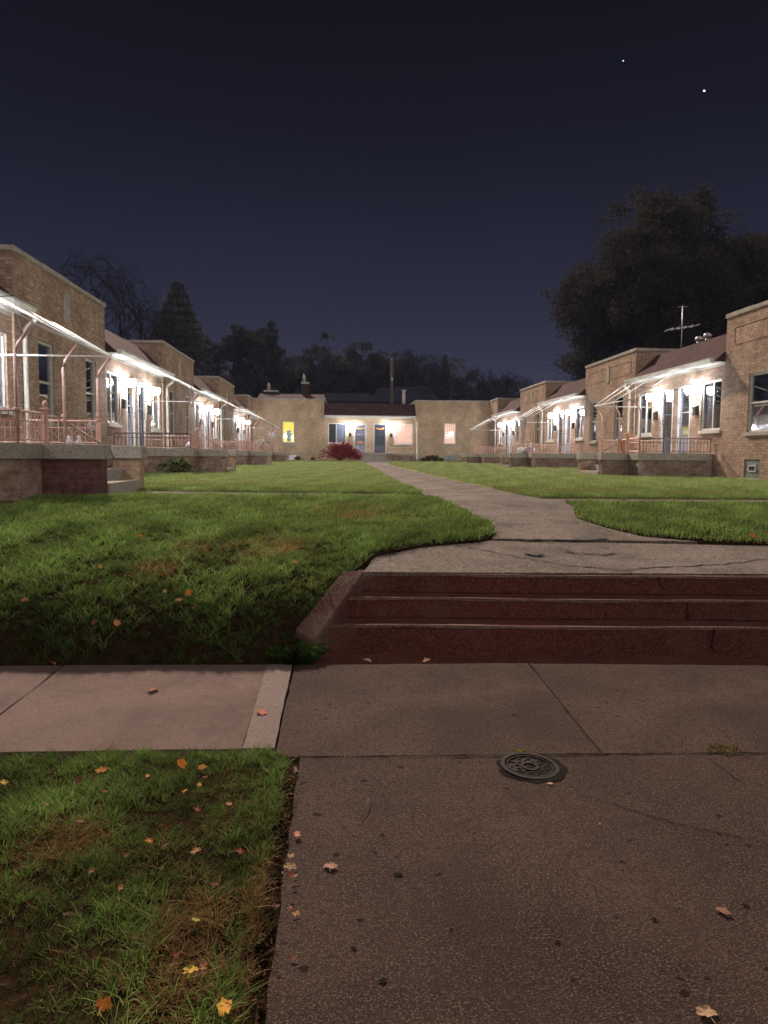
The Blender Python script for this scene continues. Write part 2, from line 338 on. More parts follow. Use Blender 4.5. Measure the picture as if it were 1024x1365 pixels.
for k_ in (1, 2, 3):
    y0 = 11.8*k_ + 10.95
    CROSS += [[(-3.3, y0), (1.3, y0), (1.3, y0+.95), (-3.3, y0+.95)], [(2.5, y0-.1), (7.5, y0-.1), (7.5, y0+.85), (2.5, y0+.85)]]
def inpoly(P, poly):
    x, y = P[:, 0], P[:, 1]; ins = np.zeros(len(P), bool); n_ = len(poly); j = n_-1
    for i in range(n_):
        xi, yi = poly[i]; xj, yj = poly[j]
        c = ((yi > y) != (yj > y)) & (x < (xj-xi)*(y-yi)/((yj-yi) if yj != yi else 1e-9) + xi); ins ^= c; j = i
    return ins
def lawn_h(x, y):
    gg = np.interp(y, [-50, 5.9, 6.2, 7.5, 10, 22, 53, 80], [.5, .52, .53, .66, .86, .92, 1.0, 1.05]) + .035
    bank = np.interp(y, [5.22, 5.30, 5.45, 5.7, 6.0, 6.6, 7.4, 8.4, 10], [-.04, .10, .25, .37, .46, .56, .66, .76, .88])
    left = np.clip((np.interp(y, [6.1, 6.9], [.55, .1])-x)/.5, 0, 1)
    bank2 = np.where(x < .1, bank, gg); h = np.where(y < 10, np.minimum(gg, bank)*left + gg*(1-left), gg)
    h = np.where((y < 5.22), -.035, h)
    ct = np.interp(y, [5.2, 5.36, 6.12], [.06, .13, .50]); near_c = ct - .04 + np.maximum(0, -.34+.5*(y-5.46)-.02-x)*1.1; h = np.where((y > 5.24) & (y < 6.14) & (x < .4), np.minimum(h, near_c), h)
    stair = (x > -.25+(.37*(y-5.4)/.70)) & (y < 6.15); h = np.where(stair, -.06, h)
    strip = (x < -.25) & (y < 3.62); h = np.where(strip, .012 + .012*np.sin(x*9)*np.sin(y*7), h)
    return h
def axis(a): return np.unique(np.round(np.concatenate(a), 3))
gx = axis([np.arange(-400, -20, 40), np.arange(-20, -4, .8), np.arange(-4, 5.6, .08), np.arange(5.6, 20, .8), np.arange(20, 401, 40)])
gy = axis([np.arange(-60, 0, 10), np.arange(0, 5, .25), np.arange(5, 9, .06), np.arange(9, 13, .12), np.arange(13, 56, .6), np.arange(56, 90, 4), np.arange(90, 600, 60)])
X, Y = np.meshgrid(gx, gy); XY = np.stack([X.ravel(), Y.ravel()], 1)
H = lawn_h(XY[:, 0], XY[:, 1])
inside = inpoly(XY, CENTRE)
for c in CROSS: inside |= inpoly(XY, c)
H = np.where(inside & (XY[:, 1] > 6.1), H-.11, H)
nx_, ny_ = len(gx), len(gy); idx = np.arange(nx_*ny_).reshape(ny_, nx_)
Fq = np.stack([idx[:-1, :-1].ravel(), idx[:-1, 1:].ravel(), idx[1:, 1:].ravel(), idx[1:, :-1].ravel()], 1)
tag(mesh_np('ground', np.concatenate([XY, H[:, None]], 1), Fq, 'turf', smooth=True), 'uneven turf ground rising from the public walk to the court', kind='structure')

def slab(name, poly, top, thick, mt_, label, jit=0.0, sub_=0):
    """concrete slab; top is a number or a function of y"""
    mb = MB(); tf = top if callable(top) else (lambda y: top)
    pts = []
    for i, (x, y) in enumerate(poly):
        x2, y2 = poly[(i+1) % len(poly)]; n_ = max(1, int(math.hypot(x2-x, y2-y)/.12)) if jit else 1
        for k in range(n_):
            t = k/n_; j = jit if k else 0
            pts.append((x+(x2-x)*t + rnd.uniform(-j, j), y+(y2-y)*t + rnd.uniform(-j, j)))
    mb.hexa([(x, y, tf(y)-thick) for x, y in pts], [(x, y, tf(y)) for x, y in pts])
    o = mb.build(name, mt_); tag(o, label, kind='structure'); return o
# public walk
slab('sidewalk', [(-1.92, 3.69), (-.50, 3.69), (-.52, 5.20), (-1.935, 5.22)], .004, .1, 'walk_new', 'pale new concrete square of the public sidewalk', .004)
slab('sidewalk', [(-.498, 3.69), (-.335, 3.69), (-.345, 5.20), (-.518, 5.20)], .005, .1, 'walk_border', 'lighter trowelled border strip of the pale sidewalk square', .003)
slab('sidewalk', [(-3.6, 3.69), (-1.935, 3.69), (-1.95, 5.22), (-3.6, 5.22)], .002, .1, 'walk_new', 'pale sidewalk square at the left edge', .004)
slab('sidewalk', [(-9, 3.69), (-3.62, 3.69), (-3.62, 5.22), (-9, 5.22)], .0, .1, 'walk_new', 'pale sidewalk running off to the left', .004)
slab('sidewalk', [(-.322, 3.59), (1.315, 3.575), (1.355, 5.20), (-.332, 5.20)], .0, .1, 'walk_old', 'brown weathered sidewalk square before the steps', .006)
slab('sidewalk', [(1.332, 3.575), (3.05, 3.56), (3.08, 5.10), (1.372, 5.20)], -.003, .1, 'walk_old', 'brown weathered sidewalk square on the right', .006)
slab('sidewalk', [(3.07, 3.56), (9, 3.55), (9, 5.1), (3.10, 5.1)], .0, .1, 'walk_old', 'brown weathered sidewalk running off to the right', .006)
slab('pavement', [(-.19, -2), (5, -2), (5, 3.545), (1.32, 3.56), (-.20, 3.575)], .001, .1, 'walk_old', 'brown pitted concrete apron nearest the camera', .006)
slab('gutter_strip', [(-.25, 5.20), (7.5, 5.12), (7.5, 5.62), (-.2, 5.62)], -.022, .05, 'step_red', 'low dirty strip between sidewalk and lowest step', .004)
# steps: three risers, slightly nearer on the right
def step(z0, z1, yl, yr, yb, xl, name_l):
    mb = MB(); n_ = 60; lo = []; hi = []
    xs = np.linspace(xl, 7.5, n_)
    fr = [(x, yl + (yr-yl)*(x-xl)/3.2 + .006*math.sin(x*3.1)+rnd.uniform(-.004, .004)) for x in xs]
    lo = [(x, y, z0) for x, y in fr] + [(7.5, yb, z0), (.14, yb, z0)]
    hi = [(x, y+.012, z1+.003*math.sin(x*2.2)) for x, y in fr] + [(7.5, yb, z1), (.14, yb, z1)]
    mb.hexa(lo, hi); o = mb.build('step', 'step_red', st, bevel=.012); o['label'] = name_l
    nb = MB()
    for i in range(n_-1):
        (xa, ya), (xb, yb2) = fr[i], fr[i+1]; wa = .018+.016*math.sin(i*.9)+rnd.uniform(0, .012); za, zb = hi[i][2]+.002, hi[i+1][2]+.002
        nb.quad([(xa, ya+.020, za), (xb, yb2+.020, zb), (xb, yb2+.020+wa, zb), (xa, ya+.020+wa, za)])
        nb.quad([(xa, ya+.020, za), (xb, yb2+.020, zb), (xb, yb2+.006, zb-.012-wa*.2), (xa, ya+.006, za-.012-wa*.2)])
    o = nb.build('worn_lit_nosing', 'nosing', st)  # pale strip: light on the step edge put into the colour, with wear
st = root('concrete_steps', (2, 5.9, 0), 'wide flight of three red stained concrete steps up to the court', 'steps')
step(-.05, .20, 5.555, 5.40, 6.3, -.24, 'lowest red step with a chipped base')
step(.20, .36, 5.82, 5.645, 6.3, -.06, 'middle red step')
step(.36, .514, 6.06, 5.87, 6.3, .12, 'topmost red step')
mb = MB()
mb.hexa([(.03, 6.12, -.1), (.20, 6.10, -.1), (-.20, 5.36, -.1), (-.37, 5.46, -.1)], [(.02, 6.12, .535), (.20, 6.10, .532), (-.19, 5.36, .13), (-.34, 5.46, .20)])
o = mb.build('side_curb', 'curb_concrete', st, bevel=.015); o['label'] = 'sloping concrete curb beside the steps'
# cracks in the risers (dirt filled)
mb = MB()
def crack(pts, wd, F3):
    mbp = []
    for i, p in enumerate(pts): mbp.append(p)
    mb = MB(); F3 = lambda a, b_, wa, wb: mb.quad([(a.x-wa, a.y, a.z), (a.x+wa, a.y, a.z), (b_.x+wb, b_.y, b_.z), (b_.x-wb, b_.y, b_.z)])
    for i in range(len(mbp)-1):
        a, b_ = Vector(mbp[i]), Vector(mbp[i+1]); F3(a, b_, wd*rnd.uniform(.5, 1.3), wd*rnd.uniform(.5, 1.3))
    o = mb.build('crack', 'dark_dirt', st); o['label'] = 'dark crack running down a riser'
def riser_crack(a, b_, wa, wb): mb.quad([(a.x-wa, a.y, a.z), (a.x+wa, a.y, a.z), (b_.x+wb, b_.y, b_.z), (b_.x-wb, b_.y, b_.z)])
crack([(2.62, 5.917, .51), (2.63, 5.917, .46), (2.66, 5.917, .41), (2.72, 5.915, .37)], .006, riser_crack)
crack([(2.75, 5.655, .355), (2.752, 5.652, .28), (2.755, 5.65, .22)], .005, riser_crack)
crack([(2.84, 5.398, .195), (2.83, 5.395, .12), (2.82, 5.392, .06), (2.86, 5.39, 0)], .006, riser_crack)
# central walk: edges follow the lawn
slab('landing', [(.18, 6.07), (.31, 6.64), (.76, 7.0), (1.39, 7.25), (1.5, 7.33), (4.3, 7.10), (7.5, 7.0), (7.5, 5.86)], lambda y: g(y)+.004, .3, 'path_concrete', 'grey concrete landing at the head of the steps', .008)
slab('path', [(1.52, 7.36), (1.60, 7.6), (1.66, 8.1), (1.45, 9.6), (1.32, 10.4), (3.0, 10.5), (3.05, 9.6), (2.80, 8.6), (2.92, 8.0), (3.12, 7.5), (3.6, 7.25)], lambda y: g(y)+.016, .3, 'path_concrete', 'worn concrete panel of the court path past the landing', .01)
PW = WALK_L + WALK_R
for a, b_ in ((10.42, 13.2), (13.21, 16.4), (16.41, 20), (20.01, 25), (25.01, 31), (31.01, 38), (38.01, 51.3)):
    xl = lambda y: float(np.interp(y, [p[1] for p in WALK_L], [p[0] for p in WALK_L])); xr = lambda y: float(np.interp(y, [p[1] for p in WALK_R[::-1]], [p[0] for p in WALK_R[::-1]]))
    ys = np.linspace(a, b_, 5); slab('path', [(xl(y), y) for y in ys] + [(xr(y), y) for y in ys[::-1]], lambda y: g(y)+.006, .2, 'path_concrete', 'long concrete court path between the lawns', .012)
for i, c in enumerate(CROSS): slab('path', c, lambda y: g(y)+.0, .2, 'path_concrete', 'narrow cross path leading to a porch', .015)
# ground cracks: ragged ribbons of soil just above the slabs
mb = MB()
def gcrack(px, wd, z=None):
    P = []
    for a, b_ in zip(px[:-1], px[1:]):
        n_ = max(1, int(math.dist(a, b_)/9))
        for k in range(n_):
            t = k/n_; P.append((a[0]+(b_[0]-a[0])*t + rnd.uniform(-1.5, 1.5), a[1]+(b_[1]-a[1])*t + rnd.uniform(-.9, .9)))
    P.append(px[-1]); W = []
    for p in P:
        if z is None:
            q = on_z(*p, .6)
            for _ in range(25): q = on_z(*p, g(q.y)+.019)
        else: q = on_z(*p, z)
        W.append(q)
    for a, b_ in zip(W[:-1], W[1:]):
        d = (b_-a); d.z = 0; d = d.normalized() if d.length > 1e-6 else Vector((1, 0, 0)); nn = Vector((-d.y, d.x, 0)); w1 = wd*rnd.uniform(.35, 1.2)
        mb.quad([tuple(a-nn*w1), tuple(b_-nn*w1), tuple(b_+nn*w1), tuple(a+nn*w1)])
gcrack([(662, 717), (700, 719), (780, 720), (810, 718)], .022); gcrack([(605, 726), (650, 733), (700, 744), (762, 754), (826, 759), (900, 755), (965, 752), (1040, 742)], .012)
gcrack([(700, 738), (716, 741), (724, 739)], .03); gcrack([(745, 734), (800, 739), (820, 737)], .018); gcrack([(785, 728), (812, 729)], .012)
tag(mb.build('soil_cracks', 'dark_dirt'), 'dark ragged cracks across the landing', kind='structure')
mb = MB()
gcrack([(780, 1060), (800, 1066), (905, 1098), (960, 1110), (1030, 1125)], .0028, .006); gcrack([(940, 1008), (985, 1040), (1030, 1052)], .002, .006)
gcrack([(600, 1009), (850, 1004), (1024, 1003)], .006, .006); gcrack([(400, 1010), (620, 1008)], .003, .006)
for p, s in (((530, 1165), .022), ((509, 1112), .012), ((471, 1263), .013), ((510, 1307), .015), ((640, 1258), .007), ((743, 1255), .012), ((872, 1225), .013), ((993, 1206), .014), ((820, 1150), .006), ((916, 1155), .007), ((760, 1155), .006), ((700, 888), .006), ((450, 905), .007), ((850, 1240), .006), ((905, 1210), .006), ((655, 1130), .006)):
    c = on_z(*p, .006); n_ = 22; s *= .55; ph = rnd.uniform(0, 6); mb.quad([(c.x+s*math.cos(t)*(1+.3*math.sin(3*t+ph)+rnd.uniform(-.18, .18))*1.35, c.y+s*math.sin(t)*(1+.3*math.sin(2*t+ph)+rnd.uniform(-.2, .2)), c.z) for t in [2*math.pi*k/n_ for k in range(n_)]])
tag(mb.build('soil_cracks', 'dark_dirt'), 'fine cracks and dirt filled pits in the apron', kind='structure')

# ------------------------------------------------------------------ grass
rg = np.random.default_rng(5)
def fbm(x, y, s, seed=0):
    r_ = np.random.default_rng(seed); o = np.zeros_like(x); a = 1.
    for k in range(5):
        for _ in range(3):
            th = r_.uniform(0, 6.28); ph = r_.uniform(0, 6.28); o += a*np.sin((x*np.cos(th)+y*np.sin(th))*s + ph)/3
        a *= .6; s *= 1.9
    return o/1.3
def patch(px_, wx, wy):
    q = on_z(*px_, .7)
    for _ in range(30): q = on_z(*px_, g(q.y) if q.y > 8 else float(lawn_h(np.array([q.x]), np.array([q.y]))[0]))
    return (q.x, q.y, wx, wy)
DRY = [(-1.15, 6.9, .42, .42), (-1.0, 6.7, .5, .4), (-.75, 7.2, .4, .3), (-.55, 6.95, .3, .45), (.25, 8.6, .55, .5), (.05, 9.4, .5, .3), (-1.5, 6.2, .3, .3), (-.2, 12.6, 1.6, .22), (-1.5, 12.7, 1.8, .18), (3.8, 12.5, 1.5, .5), (6.0, 12.0, 1.6, .4), (6, 15, 2.6, .3), (-2, 15.2, 3, .3),
       (-.55, 3.0, .22, .28), (-.62, 2.65, .16, .22), (-1.05, 2.75, .25, .2), (-1.15, 2.2, .35, .3), (-.45, 2.15, .16, .45), (-.75, 2.0, .3, .25), (-.26, 2.2, .05, .7)]
def grass(name, reg, n_, hgt, wid, segs, label, dens_mod=0.0, lean=.5, cmul=1.0, contrast=.35, tuft_n=0, thatch=0.0):
    x0, x1, y0, y1 = reg; x = rg.uniform(x0, x1, n_); y = rg.uniform(y0, y1, n_); out = rg.uniform(0, 6.28, n_)
    if tuft_n:
        k_ = n_//tuft_n; tx, ty = rg.uniform(x0, x1, k_), rg.uniform(y0, y1, k_); ti = np.repeat(np.arange(k_), tuft_n); n_ = len(ti); rr_ = np.abs(rg.normal(0, .012, n_)); out = rg.uniform(0, 6.28, n_)
        tsz = rg.uniform(.5, 1.5, k_)[ti]; tcol = rg.uniform(.65, 1.35, k_)[ti]; tdry = rg.uniform(0, 1, k_)[ti]; x = tx[ti]+np.cos(out)*rr_; y = ty[ti]+np.sin(out)*rr_
    P = np.stack([x, y], 1); keep = ~inpoly(P, CENTRE)
    for c in CROSS: keep &= ~inpoly(P, c)
    if y0 < 5: keep &= (x < -.25 + .02*np.sin(y*17)+.015*np.sin(y*41)) & (y < 3.70+.02*np.sin(x*15))
    else: keep &= ~((x > -.34+(.40*(y-5.4)/.65)) & (y < 6.5) & (x < 8)) & (y > 5.24+.04*np.sin(x*7)+.03*np.sin(x*19))
    # blocks of the two rows and the back house
    keep &= ~((x < -6.2) | (x > 10.5) | (y > 52.9))
    for k in range(4):
        a = 11.8*k
        keep &= ~((x < -4.1) & (y > a+9.1) & (y < a+12.9)) & ~((x < -3.25) & (y > a+10.4) & (y < a+12.7))
        keep &= ~((x > 8.3) & (y > a+9.0) & (y < a+12.7)) & ~((x > 7.5) & (y > a+9.6) & (y < a+12.1))
    tn = fbm(x, y, 9., 21) + .7*fbm(x, y, 30., 22); keep &= rg.uniform(0, 1, n_) < np.clip(.98 + contrast*.5*tn, .5, 1)
    x, y, out = x[keep], y[keep], out[keep]
    if tuft_n: tsz, tcol, tdry = tsz[keep], tcol[keep], tdry[keep]
    n_ = len(x); z = lawn_h(x, y)
    f1 = fbm(x, y, 1.7, 3); f2 = fbm(x, y, 7.0, 4); clump = fbm(x, y, 26.0, 9)
    dry = np.clip(f1*.9 - .55, 0, 1)*.7
    for (dx, dy, wx, wy) in DRY: dry = np.maximum(dry, np.exp(-((x-dx)/wx)**2-((y-dy)/wy)**2)*np.clip(.62+.6*f2, 0, 1.0))
    isdry = (rg.uniform(0, 1, n_)*.5+tdry*.5 if tuft_n else rg.uniform(0, 1, n_)) < dry*.8 + (.09 if tuft_n else .05) + thatch
    foot = np.clip((6.1-y)/.7, 0, 1)*(y > 5)*(x < .3)  # shade at the bank foot put into the blade colour, with its soil edge
    G1 = np.array([.085, .165, .032]); G2 = np.array([.25, .345, .10]); D1 = np.array([.40, .26, .11]); D2 = np.array([.21, .12, .055])
    t = rg.uniform(0, 1, (n_, 1)); far_ = np.clip((y-9)/14, 0, 1)[:, None]; base = (G1*(1-t)+G2*t)*(1-far_) + far_*(np.array([.15, .22, .07])*(1-t)+np.array([.36, .40, .19])*t)
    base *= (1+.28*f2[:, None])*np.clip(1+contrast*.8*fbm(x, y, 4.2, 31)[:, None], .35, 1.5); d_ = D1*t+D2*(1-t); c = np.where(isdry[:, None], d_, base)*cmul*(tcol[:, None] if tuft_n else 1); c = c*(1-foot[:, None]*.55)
    hh = hgt*(.55+.7*rg.uniform(0, 1, n_))*(1+.35*clump+(.25+.3*contrast)*f2); hh = np.clip(hh*np.where(isdry, .8, 1), hgt*.45, hgt*2.0)
    hh = hh*(tsz if tuft_n else 1); az = rg.uniform(0, 6.283, n_); ld = (out + rg.normal(0, .4, n_)) if tuft_n else (fbm(x, y, 5., 11)*2.5 + rg.normal(0, 1.1, n_)); ln = hh*lean*rg.uniform(.2, 1.6, n_)*np.where(isdry, 1.5, 1)
    wx_, wy_ = np.cos(az)*wid*.5, np.sin(az)*wid*.5; lx, ly = np.cos(ld)*ln, np.sin(ld)*ln
    lv = [0, .45, .8, 1][:segs+1] if segs == 3 else ([0, .55, 1] if segs == 2 else [0, 1])
    VS = []
    for q in lv[:-1]:
        wq = 1-q*.45; zz = z-.012+hh*(q-.18*q*q*lean); cx = x+lx*q*q; cy = y+ly*q*q
        VS += [np.stack([cx-wx_*wq, cy-wy_*wq, zz], 1), np.stack([cx+wx_*wq, cy+wy_*wq, zz], 1)]
    VS.append(np.stack([x+lx, y+ly, z-.012+hh*(1-.18*lean)], 1))
    nv = len(VS); V = np.stack(VS, 1).reshape(-1, 3); b0 = np.arange(n_)[:, None]*nv; tris = []
    for s_ in range(len(lv)-2):
        o_ = s_*2; tris += [[o_, o_+1, o_+3], [o_, o_+3, o_+2]]
    o_ = (len(lv)-2)*2; tris.append([o_, o_+1, o_+2]); Fc = (b0[:, :, None]+np.array(tris)[None]).reshape(-1, 3)
    return tag(mesh_np(name, V, Fc, 'blade', col=np.repeat(c, nv, 0)), label, 'grass', kind='stuff')
grass('grass', (-2.6, -.2, .9, 3.78), 135000, .044, .0036, 3, 'patchy green and straw grass strip between sidewalk and street', lean=.75, cmul=.68, contrast=.95, tuft_n=16)
grass('grass', (-2.6, -.2, .9, 3.78), 90000, .020, .0035, 2, 'dead brown thatch lying between the blades of the grass strip', lean=2.2, cmul=.42, thatch=.8)
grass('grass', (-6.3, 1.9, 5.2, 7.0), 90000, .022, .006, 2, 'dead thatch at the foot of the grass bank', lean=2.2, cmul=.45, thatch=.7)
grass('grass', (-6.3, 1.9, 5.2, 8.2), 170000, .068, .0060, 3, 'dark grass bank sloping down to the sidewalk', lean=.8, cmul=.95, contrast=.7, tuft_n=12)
grass('grass', (-6.2, 1.9, 8.0, 14), 170000, .055, .0085, 2, 'green lawn in front of the left row')
grass('grass', (2.4, 10.5, 6.6, 14), 170000, .055, .0085, 2, 'green lawn in front of the right row')
grass('grass', (-6.2, 10.5, 14, 25), 190000, .055, .013, 1, 'middle lawns on both sides of the path')
grass('grass', (-6.2, 10.5, 25, 52.8), 220000, .06, .024, 1, 'far lawns reaching the back house')

# ------------------------------------------------------------------ houses
def wall_grid(mb, v0, v1, h0, h1, u, opens, depth=.16):
    vs = sorted({v0, v1} | {a for o in opens for a in o[:2]}); hs = sorted({h0, h1} | {a for o in opens for a in o[2:4]})
    for a, b_ in zip(vs[:-1], vs[1:]):
        for c, d in zip(hs[:-1], hs[1:]):
            mv, mh = (a+b_)/2, (c+d)/2
            if any(o[0] < mv < o[1] and o[2] < mh < o[3] for o in opens): continue
            mb.quad([(a, u, c), (b_, u, c), (b_, u, d), (a, u, d)])
    for a, b_, c, d in [o[:4] for o in opens]:
        i = u-depth
        mb.quad([(a, u, c), (a, i, c), (a, i, d), (a, u, d)]); mb.quad([(b_, u, c), (b_, i, c), (b_, i, d), (b_, u, d)])
        mb.quad([(a, u, c), (b_, u, c), (b_, i, c), (a, i, c)]); mb.quad([(a, u, d), (b_, u, d), (b_, i, d), (a, i, d)])
def window(rt_, F, a, b_, c, d, u, style='dark', panes='sash', sill='stone', label=None):
    """frame > pane, sill, curtain"""
    fr = MB(F); t = .055; f0, f1 = u-.10, u-.035
    fr.box(a, a+t, f0, f1, c, d); fr.box(b_-t, b_, f0, f1, c, d); fr.box(a+t, b_-t, f0, f1, c, c+t); fr.box(a+t, b_-t, f0, f1, d-t, d)
    if panes == 'sash': fr.box(a+t, b_-t, f0, f1-.012, (c+d)/2-.022, (c+d)/2+.022)
    else:
        mv = a+(b_-a)*panes; fr.box(mv-.025, mv+.025, f0, f1-.012, c+t, d-t)
    o = fr.build('window', 'white_paint', rt_)
    if label: o['label'] = label
    p = MB(F); p.box(a+t-.005, b_-t+.005, u-.082, u-.076, c+t-.005, d-t+.005); sub(o, rt_, 'pane', p, 'glass')
    s = MB(F); s.box(a-.06, b_+.06, u-.03, u+.05, c-.09, c-.002); sub(o, rt_, 'sill', s, 'cream_paint' if sill == 'cream' else 'stone')
    q = MB(F); n_ = 22; ui = u-.135
    mats = {'dark': 'dark_room', 'curtain': 'curtain', 'warm': 'curtain_warm', 'pink': 'curtain_pink', 'yellow': 'yellow_blind', 'half': 'dark_room'}
    vv = np.linspace(a, b_, n_); uu = [ui + (.012*math.sin(k*1.9) if style not in ('dark', 'half', 'yellow') else 0) for k in range(n_)]
    for k in range(n_-1): q.quad([(vv[k], uu[k], c), (vv[k+1], uu[k+1], c), (vv[k+1], uu[k+1], d), (vv[k], uu[k], d)], True)
    sub(o, rt_, 'curtain' if style not in ('dark', 'half') else 'blind', q, mats[style])
    if style == 'half':
        q = MB(F); v2 = np.linspace(a+(b_-a)*.45, b_-t, 14)
        for k in range(13): q.quad([(v2[k], ui+.015+.01*math.sin(k*2), c), (v2[k+1], ui+.015+.01*math.sin(k*2+2), c), (v2[k+1], ui+.015+.01*math.sin(k*2+2), d), (v2[k], ui+.015+.01*math.sin(k*2), d)], True)
        sub(o, rt_, 'curtain', q, 'curtain')
    return o
def door(rt_, F, a, b_, c, d, u, paint, frame='white_paint', label=None):
    fr = MB(F); t = .05; fr.box(a, a+t, u-.12, u+.015, c, d); fr.box(b_-t, b_, u-.12, u+.015, c, d); fr.box(a+t, b_-t, u-.12, u+.015, d-t, d)
    o = fr.build('door', frame, rt_)
    if label: o['label'] = label
    lf = MB(F); a2, b2, u1_, u2_ = a+t+.004, b_-t-.004, u-.085, u-.04; s = .075; c2 = c+.02; d2 = d-t-.004; k1 = c+.52
    lf.box(a2, b2, u1_, u2_, c2, k1); lf.box(a2, a2+s, u1_, u2_, k1, d2); lf.box(b2-s, b2, u1_, u2_, k1, d2); lf.box(a2+s, b2-s, u1_, u2_, d2-s, d2)
    lf.box(a2+s, b2-s, u1_, u2_, (k1+d2)/2-.02, (k1+d2)/2+.02); lf.box(a2+s, b2-s, u2_, u2_+.012, c2+.08, k1-.08)
    sub(o, rt_, 'door_leaf', lf, paint)
    p = MB(F); p.box(a2+s, b2-s, u-.067, u-.061, k1, d2-s); sub(o, rt_, 'pane', p, 'glass')
    q = MB(F); q.box(a2, b2, u-.155, u-.125, c2, d2); sub(o, rt_, 'inner_door', q, 'curtain' if paint == 'door_grey' else 'door_dark')
    h = MB(F); h.tube([(b2-.04, u2_, c+.95), (b2-.04, u2_+.05, c+.95), (b2-.04, u2_+.05, c+1.10), (b2-.04, u2_, c+1.10)], .011, 6); sub(o, rt_, 'handle', h, 'black_metal')
    th = MB(F); th.box(a-.03, b_+.03, u-.12, u+.06, c-.03, c+.0); sub(o, rt_, 'threshold', th, 'stone')
    return o
def lamp(rt_, F, v, u, h):
    b_ = MB(F); b_.box(v-.05, v+.05, u, u+.02, h-.34, h-.12)
    b_.tube([(v, u+.02, h-.24), (v, u+.10, h-.30), (v, u+.24, h-.27), (v, u+.26, h-.16)], .014, 8)
    b_.lathe((v, u+.26, h-.19), [(.02, 0), (.06, .02), (.075, .05), (.055, .06)], 12); b_.lathe((v, u+.26, h-.42), [(.008, 0), (.022, .03), (.010, .08), (.028, .14), (.012, .23)], 8)
    o = b_.build('wall_lamp', 'brass', rt_)
    gl_ = MB(F); pr = [(max(.03, .135*math.sin(t)), -.135*math.cos(t)) for t in np.linspace(.25, math.pi-.2, 10)]; gl_.lathe((v, u+.26, h), pr, 16); sub(o, rt_, 'globe', gl_, 'globe_glass')
    cp = MB(F); cp.lathe((v, u+.26, h+.095), [(.135, 0), (.125, .02), (.06, .055), (.02, .065), (.022, .09), (.006, .11)], 14); sub(o, rt_, 'added_lamp_cap', cp, 'brass')  # cap added to keep the globe's light off the soffit
def mailbox(rt_, F, v, u, h):
    b_ = MB(F); b_.box(v-.09, v+.09, u, u+.10, h, h+.26); b_.hexa([(v-.1, u, h+.26), (v+.1, u, h+.26), (v+.1, u+.12, h+.22), (v-.1, u+.12, h+.22)], [(v-.1, u, h+.29), (v+.1, u, h+.29), (v+.1, u+.12, h+.245), (v-.1, u+.12, h+.245)])
    b_.tube([(v-.06, u+.06, h), (v-.06, u+.1, h-.06), (v+.06, u+.1, h-.06), (v+.06, u+.06, h)], .006, 5); b_.build('mailbox', 'black_metal', rt_)
def rail(mb, p0, p1, h0, h1, scroll=False, sp=.095):
    """railing panel between plan points p0, p1 = (v, u)"""
    d = math.dist(p0, p1); n_ = max(2, int(d/sp)); L = lambda t, h: (p0[0]+(p1[0]-p0[0])*t, p0[1]+(p1[1]-p0[1])*t, h)
    mb.tube([L(0, h1), L(1, h1)], .017, 4); mb.tube([L(0, h1-.12), L(1, h1-.12)], .009, 4); mb.tube([L(0, h0+.05), L(1, h0+.05)], .010, 4)
    for k in range(n_+1):
        t = k/n_; mb.tube([L(t, h0 if k in (0, n_) else h0+.05), L(t, h1)], .014 if k in (0, n_) else .008, 4)
        if scroll and 0 < k < n_-1:
            c = []
            for j in range(9): c.append(L(t + (.5+.34*math.sin(j*math.pi/2))/n_, h0+.06+(h1-h0-.2)*j/8))
            mb.tube(c, .006, 3)
def newel(mb, v, u, h0, h1):
    mb.box(v-.035, v+.035, u-.035, u+.035, h0, h1); mb.box(v-.055, v+.055, u-.055, u+.055, h1, h1+.025)
    mb.lathe((v, u, h1+.025), [(.012, 0), (.022, .015), (.042, .05), (.036, .08), (.012, .10)], 10)
SL = 1.61
